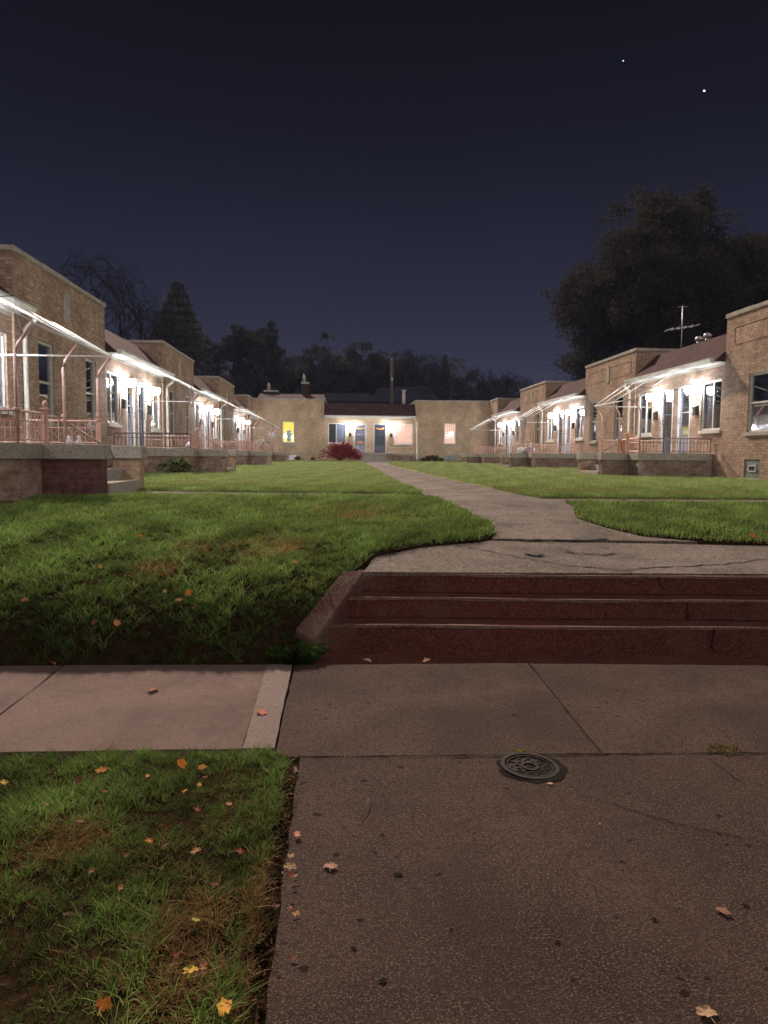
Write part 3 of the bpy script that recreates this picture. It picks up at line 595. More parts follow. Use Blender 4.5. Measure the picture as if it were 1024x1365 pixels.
def porch(rt_, F, A, opt):
    """platform A, stair block, railings, awning frame"""
    B = A+.70; E_ = A+3.35; uA = 2.2; uB = 3.02; g0 = .55; brk = opt.get('brick', 'porch_brick_grey')
    s = MB(F); s.box(A, E_, .012, uA, SL-.21, SL); s.box(B, B+.34, uA+.002, uB, SL-.213, SL-.003); s.box(B+1.95, B+2.3, uA+.002, uB, SL-.213, SL-.003)
    s.build('porch_slab', 'porch_concrete', rt_, bevel=.012)
    b_ = MB(F); b_.box(A+.04, E_-.04, .012, uA-.04, g0, SL-.212)
    b_.build('porch_base', 'porch_brick_grey', rt_)
    b_ = MB(F); b_.box(B+.04, B+.30, uA-.038, uB-.05, g0, SL-.214); b_.build('stair_wall', brk, rt_)
    b_ = MB(F); b_.box(B+1.99, B+2.26, uA-.038, uB-.05, g0, SL-.214); b_.build('stair_wall', 'porch_brick_pale', rt_)
    t = MB(F)
    for i, (a, b2, hh) in enumerate(((uA-.036, uA+.22, 1.42), (uA+.222, uA+.50, 1.24), (uA+.502, uB-.02, 1.06))): t.box(B+.302, B+1.988, a, b2, g0, hh)
    t.build('porch_steps', 'porch_concrete', rt_, bevel=.01)
    hr = MB(F); hr.tube([(B+.38, uA+.25, SL+.27), (B+.38, uB-.16, SL+.01), (B+.38, uB-.03, SL-.07), (B+.38, uB+.02, SL-.18), (B+.38, uB-.01, SL-.30), (B+.38, uB-.06, SL-.33)], .012, 6)
    hr.tube([(B+.38, uB-.14, SL-.005), (B+.38, uB-.14, 1.06)], .010, 5); hr.build('handrail', 'dark_iron', rt_)
    top = SL+.42; up_ = uA-.07
    n1 = MB(F); rail(n1, (A+.07, .06), (A+.07, up_), SL, top, False); o = n1.build('railing', opt.get('near_rail', 'pink_iron'), rt_)
    n2 = MB(F); rail(n2, (A+.12, up_), (B+.26, up_), SL, top, opt.get('scroll', True)); newel(n2, B+.30, up_, SL, top+.06)
    n2.tube([(B+.34, up_, top-.02), (B+.7, up_, top-.02), (B+1.0, up_, top-.12)], .014, 4)
    n2.build('railing', 'pink_iron', rt_)
    n3 = MB(F); rail(n3, (E_-.06, up_), (E_-.06, .9), SL, top, opt.get('scroll', True), .11); newel(n3, E_-.06, up_+.0, SL, top+.02)
    rail(n3, (E_-.06, .86), (E_-.06, .06), SL, top, False); n3.build('railing', 'pink_iron', rt_)
    if opt.get('awning', True):
        uo = 2.36; ho = 3.13
        for k, dv in enumerate((.08, 1.72, 3.27)):
            w_ = MB(F); v = A+dv; w_.tube([(v, up_, SL), (v, up_, 2.74), (v, up_+.03, 2.86), (v, up_+.13, 2.99), (v, uo, ho)], .021, 6)
            w_.lathe((v, up_, SL+.40), [(.02, 0), (.045, .015), (.045, .04), (.02, .06)], 8); w_.build('awning_post', 'pink_iron', rt_)
        w_ = MB(F); w_.tube([(A+.08, uo, ho), (A+3.30, uo, ho)], .020, 6); w_.tube([(A+3.29, uo, ho), (A+3.29, .06, ho-.01)], .018, 6)
        for a, b2 in ((.08, 1.5), (1.75, 3.1), (2.6, 4.5), (3.29, 5.45)): w_.tube([(A+a, uo, ho+.02), (A+b2, .49, 4.10)], .014, 6)
        w_.build('awning_frame', 'white_paint', rt_)
        c_ = MB(F); n_ = 10; c_.tube([(A+.08, .01+(up_)*k/n_, 3.47-.05*math.sin(math.pi*k/n_)) for k in range(n_+1)], .006, 4); c_.tube([(A+.08, up_, 3.47), (A+.08, up_+.1, 3.0)], .006, 4)
        c_.build('cable', 'black_metal', rt_)
HOUSES = []
def house(F, label, group, dlen, plen, A, opt):
    o0 = F(dlen/2, 0, .85); rt_ = root('brick_house', tuple(o0), label, 'house', group)
    dw = opt['dwin']; brk = opt.get('wall', 'wall_brick'); WT = 3.70; WB = 2.28
    w1, w2 = dw['w1'], dw['w2']; d1, d2 = dw['d1'], dw['d2']; sw = dw.get('shift', 0)
    # low bay wall with the two doors and windows
    mb = MB(F); ops = [(*w1, WB, WT), (*w2, WB, WT), (*d1, SL+.005, 3.69), (*d2, SL+.005, 3.69)]
    wall_grid(mb, 0, dlen, .55, 4.13, 0, ops)
    mb.quad([(0, 0, .55), (0, -8.5, .55), (0, -8.5, 5.1), (0, -.74, 5.1), (0, 0, 4.13)])
    mb.quad([(0, -8.5, .55), (dlen, -8.5, .55), (dlen, -8.5, 5.1), (0, -8.5, 5.1)]); mb.build('wall', brk, rt_)
    # parapet bay
    for (pa, pb, fl) in opt['bays']:
        mb = MB(F); ops = []
        for (a, b_, c, d, s_) in opt.get('pw', []):
            if pa <= a and b_ <= pb: ops.append((a, b_, c, d))
        gb = opt.get('gblock')
        if gb and pa <= gb[0] <= pb: ops.append((gb[0], gb[1], gb[2], gb[3]))
        PU = .045; wall_grid(mb, pa, pb, .55, 5.30, PU, ops)
        for v in (pa, pb): mb.quad([(v, PU, .55), (v, -8.5, .55), (v, -8.5, 5.30), (v, PU, 5.30)])
        mb.quad([(pa, -8.5, .55), (pb, -8.5, .55), (pb, -8.5, 5.3), (pa, -8.5, 5.3)]); mb.build('parapet_wall', brk, rt_)
        q = MB(F); 
        nseg = max(1, int((pb-pa)/1.35)); e_ = np.linspace(pa-.03, pb+.03, nseg+1)
        for k in range(nseg):
            dz = rnd.uniform(-.012, .012); q.box(e_[k]+.006, e_[k+1]-.006, -.22, PU+.035, 5.302, 5.40+dz)
        for v in (pa+.1, pb-.1): q.box(v-.13, v+.13, -8.5, -.222, 5.302, 5.395)
        q.build('coping', 'stone', rt_)
        if fl:
            q = MB(F); mid = (pa+pb)/2
            a, b_ = pa+.42, pb-.42; t = .020
            for (x0, x1) in ((a, mid-.20), (mid+.20, b_)):
                q.box(x0, x1, PU, PU+.012, 4.98, 4.98+t); q.box(x0, x1, PU, PU+.012, 4.52, 4.52+t)
            q.box(a, a+t, PU, PU+.012, 4.555, 4.98); q.box(b_-t, b_, PU, PU+.012, 4.555, 4.98); q.build('brick_panel', 'wall_brick', rt_)
            q = MB(F); q.hexa([(mid-.13, PU, 4.42), (mid+.13, PU, 4.42), (mid+.13, PU+.03, 4.42), (mid-.13, PU+.03, 4.42)], [(mid-.13, PU, 4.98), (mid+.13, PU, 4.98), (mid+.13, PU+.03, 4.98), (mid-.13, PU+.03, 4.98)])
            q.hexa([(mid-.13, PU, 4.981), (mid+.13, PU, 4.981), (mid+.13, PU+.03, 4.981), (mid-.13, PU+.03, 4.981)], [(mid-.05, PU, 5.09), (mid+.05, PU, 5.09), (mid+.05, PU+.03, 5.09), (mid-.05, PU+.03, 5.09)])
            q.build('stone_ornament', 'stone', rt_)
        q = MB(F); q.box(pa+.03, pb-.03, -8.45, -.25, 5.02, 5.06); q.build('flat_roof', 'roof_felt', rt_)
    for (a, b_, c, d, s_) in opt.get('pw', []): window(rt_, F, a, b_, c, d, .045, s_)
    gb = opt.get('gblock')
    if gb:
        q = MB(F); a, b_, c, d = gb[:4]
        n_v = 4; n_h = 3
        for i in range(n_v):
            for j in range(n_h):
                q.box(a+(b_-a)*i/n_v+.006, a+(b_-a)*(i+1)/n_v-.006, -.05, .02, c+(d-c)*j/n_h+.006, c+(d-c)*(j+1)/n_h-.006)
        o = q.build('glass_block_window', 'glass_block', rt_)
        q = MB(F); va, vb, ha, hb = a+(b_-a)*.27, b_-(b_-a)*.27, c+(d-c)*.33, d-(d-c)*.33
        q.box(va, vb, .021, .05, ha, ha+.025); q.box(va, vb, .021, .05, hb-.025, hb); q.box(va, va+.025, .021, .05, ha+.025, hb-.025); q.box(vb-.025, vb, .021, .05, ha+.025, hb-.025); sub(o, rt_, 'vent_frame', q, 'white_paint')
        q = MB(F); q.box(va+.025, vb-.025, .021, .03, ha+.025, hb-.025); sub(o, rt_, 'vent', q, 'dark_room')
        q = MB(F); q.box(a-.03, b_+.03, .0, .06, c-.05, c-.002); sub(o, rt_, 'sill', q, 'stone')
    # mansard roof, gutter, soffit
    q = MB(F); n_ = 1
    q.quad([(0, .34, 4.16), (dlen, .34, 4.16), (dlen, -.72, 5.14), (0, -.72, 5.14)]); q.quad([(0, -.72, 5.14), (dlen, -.72, 5.14), (dlen, -8.5, 5.22), (0, -8.5, 5.22)])
    q.quad([(0, .34, 4.16), (0, -.72, 5.14), (0, -.72, 4.14), (0, .0, 4.14)]); q.quad([(dlen, .34, 4.16), (dlen, -.72, 5.14), (dlen, -.72, 4.14), (dlen, .0, 4.14)])
    ro = q.build('roof', 'shingle', rt_)
    q = MB(F); q.box(.02, dlen-.02, .003, .33, 4.125, 4.15); sub(ro, rt_, 'soffit', q, 'white_paint')
    q = MB(F)
    q.hexa([(.03, .345, 4.10), (.03, .43, 4.10), (.03, .49, 4.19), (.03, .49, 4.235), (.03, .345, 4.235)], [(dlen-.03, .345, 4.10), (dlen-.03, .43, 4.10), (dlen-.03, .49, 4.19), (dlen-.03, .49, 4.235), (dlen-.03, .345, 4.235)])
    sub(ro, rt_, 'gutter', q, 'white_paint')
    q = MB(F); q.box(.02, dlen-.02, .003, .02, 4.06, 4.124); sub(ro, rt_, 'frieze_board', q, 'cream_paint')
    if 'spout' in opt:
        v = opt['spout']; q = MB(F); q.tube([(v-.28, .42, 4.10), (v-.26, .42, 4.02), (v-.04, .14, 3.86), (v, .125, 3.76), (v, .125, 1.66 if opt.get('spout_short', False) else .95), (v, .22, .88)], .05, 8); q.build('downspout', 'cream_paint', rt_)
    st_ = opt.get('styles', ('half', 'half')); window(rt_, F, *w1, WB, WT, 0, st_[0], opt.get('m1', .42), 'cream'); window(rt_, F, *w2, WB, WT, 0, st_[1], opt.get('m2', .42), 'cream')
    dc = opt.get('doors', ('door_grey', 'door_dark'))
    door(rt_, F, *d1, SL+.005, 3.69, 0, dc[0]); door(rt_, F, *d2, SL+.005, 3.69, 0, dc[1])
    for v in dw['lamps']: lamp(rt_, F, v, 0, 3.50)
    mailbox(rt_, F, dw['lamps'][0]-.02, 0, 2.75); mailbox(rt_, F, dw['lamps'][1]+.02, 0, 2.75)
    if opt.get('porch', True): porch(rt_, F, A, opt)
    HOUSES.append(rt_); return rt_
DW = dict(w1=(.22, 1.36), w2=(4.85, 6.05), d1=(2.02, 2.86), d2=(3.22, 4.06), lamps=(1.62, 4.42))
P0 = 6.30; PE = 12.0-.2
LG = 'brick houses in the row left of the court'; RG = 'brick houses in the row right of the court'
ordn_l = ['nearest brick house of the left row, pink railings over a dark red brick stair block',
          'second brick house of the left row, black mailbox and dark iron porch railing',
          'third brick house of the left row, grey brick porch base with a wide shadow',
          'farthest brick house of the left row, ending at the pale back house']
ordn_r = ['nearest brick house of the right row, tall sash window above a glass block window',
          'second brick house of the right row, potted plant on its porch under an awning frame',
          'third brick house of the right row, folded blue cloth on its porch',
          'farthest brick house of the right row, ending at the pale back house']
GAP = .0
for k in range(4):
    y0 = 8.45 + 11.8*k
    pend = 11.78 if k < 3 else 9.0-.02-0.0
    if k == 3: pend = 53.0-y0-.01
    pd = 6.30
    FL = (lambda y0: (lambda v, u, h: Vector((-6.3+u, y0+v, h))))(y0)
    FR = (lambda y0: (lambda v, u, h: Vector((10.6-u, y0+v, h))))(y0-.15)
    pwl = [(pd+1.10, pd+1.92, 2.12, 3.80, 'dark'), (pd+3.95, pd+4.72, 2.12, 3.80, 'dark')] if k < 3 else []
    o = dict(dwin=DW, bays=[(pd, pend, k < 3)], pw=pwl, spout=pd+.28, brick='porch_brick_red' if k == 0 else 'porch_brick_grey', near_rail='dark_iron' if k in (1,) else 'pink_iron', styles=[('curtain', 'curtain'), ('half', 'curtain'), ('curtain', 'half'), ('half', 'curtain')][k])
    A = 1.3 if k == 0 else .5
    house(FL, ordn_l[k], LG, pd, pend, A, o)
    pwr = [(pd+2.75, pd+4.25, 2.16, 3.66, 'dark')] if k == 0 else pwl
    o = dict(dwin=DW, bays=[(pd, pend+.15 if k == 3 else pend, k < 3)], pw=pwr, spout=pd+.28, near_rail=['pink_iron', 'dark_iron', 'pink_iron', 'pink_iron'][k], styles=[('half', 'curtain'), ('half', 'half'), ('curtain', 'half'), ('half', 'curtain')][k], m1=.45, m2=.5)
    if k == 0: o['gblock'] = (pd+3.55, pd+4.30, .98, 1.46)
    house(FR, ordn_r[k], RG, pd, pend, .5, o)
# back house
FB = lambda v, u, h: Vector((-1.24+v, 53.0-u, h))
DB = dict(w1=(.28, 1.55), w2=(4.98, 6.28), d1=(2.12, 3.0), d2=(3.52, 4.42), lamps=(1.86, 4.74))
ob = dict(dwin=DB, bays=[(-5.03+.0, -.01, False), (6.52, 11.80, False)], wall='wall_brick_pale', porch=False, spout=6.62,
          pw=[(-2.95, -2.10, 2.28, 3.78, 'yellow'), (8.55, 9.42, 2.28, 3.78, 'pink')], gblock=(8.55, 9.45, 1.10, 1.48), styles=('half', 'pink'), m1=.45, m2=.06)
bh = house(FB, 'pale brick house closing the far end of the court behind the red bush', None, 6.51, 12, 0, ob)
q = MB(FB); q.box(2.4, 6.3, .012, 1.5, SL-.16, SL); q.build('porch_slab', 'porch_concrete', bh, bevel=.012)
q = MB(FB); q.box(4.55, 6.26, .012, 1.45, .6, SL-.162); q.box(4.45, 4.75, 1.46, 2.1, .6, SL-.05); q.build('porch_base', 'porch_brick_grey', bh)
q = MB(FB)
for a, b_, hh in ((.02, 1.50, SL-.17), (1.502, 1.80, 1.30), (1.802, 2.1, 1.14)): q.box(2.45, 4.44, a, b_, .6, hh)
q.build('porch_steps', 'porch_concrete', bh)
q = MB(FB); q.box(2.30, 2.42, 1.3, 1.45, SL, SL+.55); q.box(4.50, 4.66, 1.3, 1.45, SL, SL+.12); q.tube([(4.6, 1.4, SL+.38), (6.25, 1.4, SL+.38)], .012, 4); q.build('railing', 'white_paint', bh)
q = MB(FB)
for dd in ((2.3, 2.82), (3.72, 4.22)):
    for kk in range(9):
        v = dd[0] + (dd[1]-dd[0])*kk/8; q.box(v-.03, v+.03, .02, .05, 3.36-.06*math.sin(kk/8*math.pi)-.03, 3.36-.06*math.sin(kk/8*math.pi)+.05)
for kk in range(7): q.box(2.3+.07*kk, 2.345+.07*kk, .02, .04, 2.25+.03*(kk % 2), 2.40+.03*(kk % 3))
q.build('door_garland', 'orange_paper', bh)
q = MB(FB); q.lathe((-2.50, -.02, 2.38), [(.10, 0), (.14, .12), (.10, .28), (.16, .40), (.20, .52), (.08, .62), (.16, .72), (.05, .80)], 10); q.build('glass_figurine', 'blue_glass_figure', bh)
q = MB(FB); q.box(-2.95, -1.95, .05, .12, 1.06, 1.42); q.build('vent_cover', 'white_plastic', bh)
# brown hipped roof, chimneys and vent pipes standing on the back house
q = MB(FB); q.hexa([(-5.0, -.6, 5.10), (.2, -.6, 5.10), (.2, -8, 5.10), (-5, -8, 5.1)], [(-4.9, -3.5, 5.98), (-.1, -3.5, 5.98), (-.1, -5.2, 5.98), (-4.9, -5.2, 5.98)]); q.build('hip_roof', 'shingle', bh)

def chimney(x, y, z0, z1, wv, name_l, extra=True):
    rt_ = root('chimney', (x, y, z0), name_l, 'chimney'); q = MB(); q.box(x-wv, x+wv, y-wv, y+wv, z0, z1); q.build('stack', 'chimney_brick', rt_)
    q = MB(); q.box(x-wv-.05, x+wv+.05, y-wv-.05, y+wv+.05, z1+.002, z1+.12); q.build('cap', 'stone', rt_)
    if extra: q = MB(); q.lathe((x-wv*.4, y, z1+.122), [(.14, 0), (.12, .3), (.16, .33), (.03, .62)], 10); q.build('chimney_pot', 'galvanised', rt_)
chimney(-5.35, 57.2, 5.6, 6.15, .48, 'short wide brick chimney with a metal pot on the back roof')
chimney(-2.75, 56.6, 5.2, 6.75, .26, 'tall slim chimney left of centre on the back roof')
def pipe(x, y, z0, z1, r_, name, mt_, label, cat):
    q = MB(); q.lathe((x, y, z0), [(r_, 0), (r_, (z1-z0)*.5), (r_*.9, z1-z0-.08), (r_*1.25, z1-z0-.07), (r_*1.25, z1-z0)], 10); tag(q.build(name, mt_), label, cat)
pipe(4.65, 56, 5.15, 6.35, .13, 'vent_pipe', 'white_plastic', 'stubby white vent pipe on the back roof', 'vent pipe')
# utility pole
rt_ = root('utility_pole', (4.15, 62, 1), 'bare wooden utility pole rising behind the back house', 'utility pole')
q = MB(); q.tube([(4.15, 62, .8), (4.15, 62, 5), (4.15, 62, 9.5)], [.16, .15, .12], 10); q.build('shaft', 'wood_pole', rt_)
q = MB(); q.box(4.10, 4.2, 61.8, 61.84, 7.6, 7.9); q.tube([(4.15, 61.85, 9.3), (4.05, 61.8, 9.38)], .03, 6); q.build('bracket', 'galvanised', rt_)
# neighbours behind
def gable(x0, x1, y0, y1, hz, rz, label, roofm, skew=0):
    rt_ = root('neighbour_house', ((x0+x1)/2, (y0+y1)/2, .9), label, 'house', 'dim houses behind the court')
    q = MB(); q.box(x0, x1, y0, y1, .7, hz); q.build('wall', 'dark_siding', rt_)
    q = MB(); ym = (y0+y1)/2
    q.hexa([(x0-.4, y0-.4, hz+.002), (x1+.4, y0-.4, hz+.002), (x1+.4, y1+.4, hz+.002), (x0-.4, y1+.4, hz+.002)], [(x0+.8, ym-.1, rz), (x1-.8, ym-.1, rz+skew), (x1-.8, ym+.1, rz+skew), (x0+.8, ym+.1, rz)])
    ro = q.build('roof', roofm, rt_)
    q = MB(); q.box(x0+1, x0+2, y0-.03, y0, 3, 4.2); q.box(x1-2, x1-1, y0-.03, y0, 3, 4.2); q.build('window', 'dark_room', rt_)
gable(-2.3, 3.3, 68, 76, 6.3, 7.35, 'low neighbour house with a pale grey roof behind the back house', 'pale_roof')
gable(2.8, 9.2, 70, 79, 6.4, 8.1, 'neighbour house with a taller slanted pale roof beside the pole', 'pale_roof', .3)
gable(9.5, 17, 74, 84, 5.6, 7.2, 'dark roofed neighbour house at right behind the back house', 'roof_felt')
# antenna, roof turbines
rt_ = root('tv_antenna', (12.95, 28, 5.1), 'thin television antenna on the right hand roof below the big tree', 'antenna')
q = MB(); q.tube([(12.95, 28, 5.1), (12.95, 28, 7.25)], .02, 6); q.build('mast', 'galvanised', rt_)
q = MB(); q.tube([(12.45, 28, 6.35), (13.45, 28, 6.5)], .012, 5); q.tube([(12.75, 28, 7.2), (13.15, 28, 7.22)], .012, 5)
for t in (0, .25, .5, .75, 1): q.tube([(12.45+t, 27.6, 6.35+.15*t), (12.45+t, 28.4, 6.35+.15*t)], .006, 4)
q.build('antenna_arm', 'galvanised', rt_)
for i, (x, y) in enumerate(((11.5, 23.6), (11.45, 22.95))):
    rt_ = root('roof_vent', (x, y, 5.2), ['farther of two shiny round vents on the right roof', 'nearer of two shiny round vents on the right roof'][i], 'roof vent', 'shiny vents on the right roof')
    q = MB(); q.lathe((x, y, 5.12), [(.07, 0), (.07, .10)], 12); q.build('stem', 'galvanised', rt_)
    q = MB(); q.lathe((x, y, 5.22), [(.06, 0), (.12, .04), (.135, .09), (.09, .15), (.02, .18)], 12); q.build('turbine', 'galvanised', rt_)


# ------------------------------------------------------------------ things on the porches
def leafy(name, centers, n_, size, cols, parent=None, mt_='leaf', loc=None, seed=1, flat=0.0):
    """small leaf quads; centers: function(rng, n) -> points"""
    r_ = np.random.default_rng(seed); C_ = centers(r_, n_); n_ = len(C_)
    a = r_.normal(size=(n_, 3)); a /= np.linalg.norm(a, axis=1)[:, None]; b_ = r_.normal(size=(n_, 3)); b_[:, 2] -= flat; b_ -= a*(a*b_).sum(1)[:, None]; b_ /= np.linalg.norm(b_, axis=1)[:, None]
    s = size*r_.uniform(.6, 1.4, (n_, 1)); V = np.stack([C_-a*s*.5, C_+b_*s*.32, C_+a*s*.5, C_-b_*s*.32], 1).reshape(-1, 3)
    cc = np.array(cols); t = r_.integers(0, len(cc), n_); c = cc[t]*r_.uniform(.7, 1.25, (n_, 1))
    return mesh_np(name, V, np.arange(n_*4).reshape(-1, 4), mt_, parent, np.repeat(c, 4, 0), loc=loc)
rt_ = root('potted_plant', (8.78, 22.35, SL), 'terracotta pot with a dry spiky plant on the second right porch', 'potted plant')
q = MB(); q.lathe((8.78, 22.35, SL), [(.19, 0), (.26, .30), (.27, .34), (.31, .345), (.315, .42), (.28, .42), (.27, .38)], 20); q.build('pot', 'terracotta', rt_)
q = MB()
for k in range(26):
    t = rnd.uniform(0, 6.28); L = rnd.uniform(.2, .38); s = rnd.uniform(.2, .8)
    q.tube([(8.78, 22.35, SL+.36), (8.78+math.cos(t)*L*s*.4, 22.35+math.sin(t)*L*s*.4, SL+.36+L*.6), (8.78+math.cos(t)*L*s, 22.35+math.sin(t)*L*s, SL+.36+L*(1-.5*s))], [.012, .012, .002], 4)
q.build('foliage', 'terracotta', rt_)
# folded cloth / bags on the third right porch
rt_ = root('laundry_bag', (8.62, 33.7, SL), 'blue and white sack slumped on the third right porch', 'bag')
q = MB(); q.lathe((8.62, 33.7, SL), [(.20, 0), (.27, .08), (.26, .2), (.2, .3), (.07, .36), (.10, .44)], 14); q.build('sack', 'cloth_blue', rt_)
q = MB(); q.lathe((8.25, 33.75, SL), [(.18, 0), (.22, .1), (.18, .22), (.05, .28)], 12); q.build('bundle', 'white_plastic', rt_)
# small ornaments on near left porch
for i, (v, s_) in enumerate((((-3.85, 10.75), 'left'), ((-3.72, 10.78), 'right'))):
    rt_ = root('garden_ornament', (v[0], v[1], SL), ['small white ornament on the near left porch, beside its twin', 'small white ornament at the porch edge above the stair opening'][i], 'ornament', 'small white ornaments on the near left porch')
    q = MB(); q.lathe((v[0], v[1], SL-.003), [(.03, 0), (.045, .02), (.04, .06), (.02, .075), (.03, .09), (.022, .12)], 10); q.build('figure', 'white_plastic', rt_)
q = MB(); q.lathe((-4.35, 21.5, SL), [(.03, 0), (.09, .05), (.10, .11), (.06, .17), (.02, .19)], 12); tag(q.build('ball', 'white_plastic'), 'small white ball lying on the second left porch', 'ball')
# bicycle on the farthest left porch
def bicycle(ox, oy, oz):
    rt_ = root('bicycle', (ox, oy, oz), 'pale bicycle standing on the farthest left porch', 'bicycle')
    Wc = [(ox-.48, oy, oz+.31), (ox+.48, oy, oz+.31)]
    for c in Wc:
        q = MB(); q.tube([(c[0]+.29*math.cos(t), c[1], c[2]+.29*math.sin(t)) for t in np.linspace(0, 2*math.pi, 21)], .018, 6); wh = q.build('wheel', 'rubber', rt_)
        q = MB()
        for k in range(10):
            t = k*math.pi/5; q.tube([c, (c[0]+.28*math.cos(t), c[1], c[2]+.28*math.sin(t))], .003, 3)
        q.lathe((c[0], c[1], c[2]-.02), [(.02, 0), (.02, .04)], 6); sub(wh, rt_, 'spokes', q, 'galvanised')
    q = MB(); bb_, seat, head, hb = (ox-.05, oy, oz+.28), (ox-.18, oy, oz+.78), (ox+.30, oy, oz+.72), (ox+.27, oy, oz+.84)
    for a, b_ in ((bb_, seat), (bb_, head), ((ox-.16, oy, oz+.70), head), (bb_, Wc[0]), ((ox-.15, oy, oz+.66), Wc[0]), (head, Wc[1]), (head, hb)): q.tube([a, b_], .016, 6)
    q.build('frame', 'white_plastic', rt_)
    q = MB(); q.tube([(ox+.27, oy-.24, oz+.88), (ox+.27, oy, oz+.85), (ox+.27, oy+.24, oz+.88)], .014, 6); q.build('handlebar', 'galvanised', rt_)
    q = MB(); q.hexa([(ox-.30, oy-.07, oz+.78), (ox-.05, oy-.02, oz+.78), (ox-.05, oy+.02, oz+.78), (ox-.30, oy+.07, oz+.78)], [(ox-.30, oy-.06, oz+.83), (ox-.05, oy-.015, oz+.81), (ox-.05, oy+.015, oz+.81), (ox-.30, oy+.06, oz+.83)]); q.build('saddle', 'black_metal', rt_)
    q = MB(); q.tube([(bb_[0], oy-.1, bb_[2]-.1), (bb_[0], oy-.04, bb_[2]), (bb_[0], oy+.04, bb_[2]), (bb_[0], oy+.1, bb_[2]+.1)], .01, 5); q.build('crank', 'galvanised', rt_)
bicycle(-5.05, 45.6, SL)
q = MB(); c = (-4.15, 44.45, 2.62)
for k in range(16):
    t = k*math.pi/8; L = .34 if k % 2 == 0 else .2
    q.tube([c, (c[0]+math.cos(t)*L, c[1]+.05*(k % 3-1), c[2]+math.sin(t)*L)], [.03, .012], 5)
q.tube([c, (c[0], c[1], 3.13)], .006, 4); tag(q.build('hanging_ornament', 'white_plastic'), 'white starburst ornament hanging at the farthest left porch', 'ornament')
q = MB(); q.box(9.55, 10.35, 51.7, 52.3, 1.35, 1.42); q.box(9.6, 10.3, 51.75, 52.25, 1.05, 1.34)
rt_ = root('garden_cart', (9.9, 52, 1.0), 'dark red garden cart against the right end of the back house', 'cart')
q = MB(); q.hexa([(8.75, 51.75, 1.18), (9.35, 51.75, 1.18), (9.35, 52.15, 1.18), (8.75, 52.15, 1.18)], [(8.65, 51.7, 1.42), (9.45, 51.7, 1.42), (9.45, 52.2, 1.42), (8.65, 52.2, 1.42)]); q.build('tub', 'porch_brick_red', rt_)
for x in (8.85, 9.25):
    q = MB(); q.tube([(x+.12*math.cos(t), 51.7, 1.13+.12*math.sin(t)) for t in np.linspace(0, 2*math.pi, 13)], .03, 6); q.build('wheel', 'rubber', rt_)

# ------------------------------------------------------------------ planting at the houses
def bush(name, x, y, z, rx, h, n_, cols, label, cat, seed, droop=True, size=.08, twig='bark'):
    rt_ = root(name, (x, y, z), label, cat); q = MB(); tips = []
    r_ = random.Random(seed)
    for k in range(46):
        t = r_.uniform(0, 6.28); s = r_.uniform(.25, 1); hh = h*math.sqrt(max(.05, 1-(s*.85)**2))*r_.uniform(.8, 1.05)
        p = [(x, y, z), (x+math.cos(t)*rx*s*.45, y+math.sin(t)*rx*s*.45*.8, z+hh*.75), (x+math.cos(t)*rx*s*.85, y+math.sin(t)*rx*s*.8*.8, z+hh), (x+math.cos(t)*rx*s*1.02, y+math.sin(t)*rx*s*.85, z+hh*(.55 if droop else 1.1))]
        q.tube(p, [.018, .012, .008, .003], 4); tips += p[1:]
    q.build('twigs', twig, rt_)
    T = np.array(tips)
    def cf(rr, n2):
        a = T[rr.integers(0, len(T), n2)]; return a + rr.normal(0, .10*h, (n2, 3))*np.array([1, 1, .9])
    leafy('foliage', cf, n_, size, cols, rt_, loc=(-x, -y, -z) if False else None, seed=seed).location = (-x, -y, -z)
bush('red_shrub', -.12, 51.1, .98, 1.32, 1.25, 5200, [(.34, .03, .05), (.22, .02, .035), (.42, .08, .08), (.16, .05, .03)], 'round dark red shrub before the window of the back house', 'shrub', 5, True, .10)
gp = 'low plants along the foot of the back wall'
for i, (x, s, lab) in enumerate(((5.75, .28, 'tiny plant right of the back downspout'), (6.15, .40, 'leafy low plant under the blank right wall, second of the row'), (6.6, .46, 'tallest low plant midway to the glass block window'), (7.05, .3, 'small plant left of the glass block window'), (-3.1, .3, 'small plant beside the white vent cover of the back house'), (-2.0, .25, 'small clump between vent cover and red shrub'))):
    bush('low_plant', x, 52.4, .98, s*.8, s, 420, [(.05, .09, .02), (.10, .12, .03), (.16, .07, .04)], lab, 'plant', 20+i, False, .07)
bush('low_plant', -4.45, 20.35, .92, .55, .42, 900, [(.10, .15, .04), (.2, .18, .08)], 'weedy clump at the base of the second left porch', 'plant', 31, True, .07)
for o_ in list(COL.objects):
    if o_.name.startswith('low_plant'): o_['group'] = gp if o_.location.y > 50 else 'weeds at the porch feet'

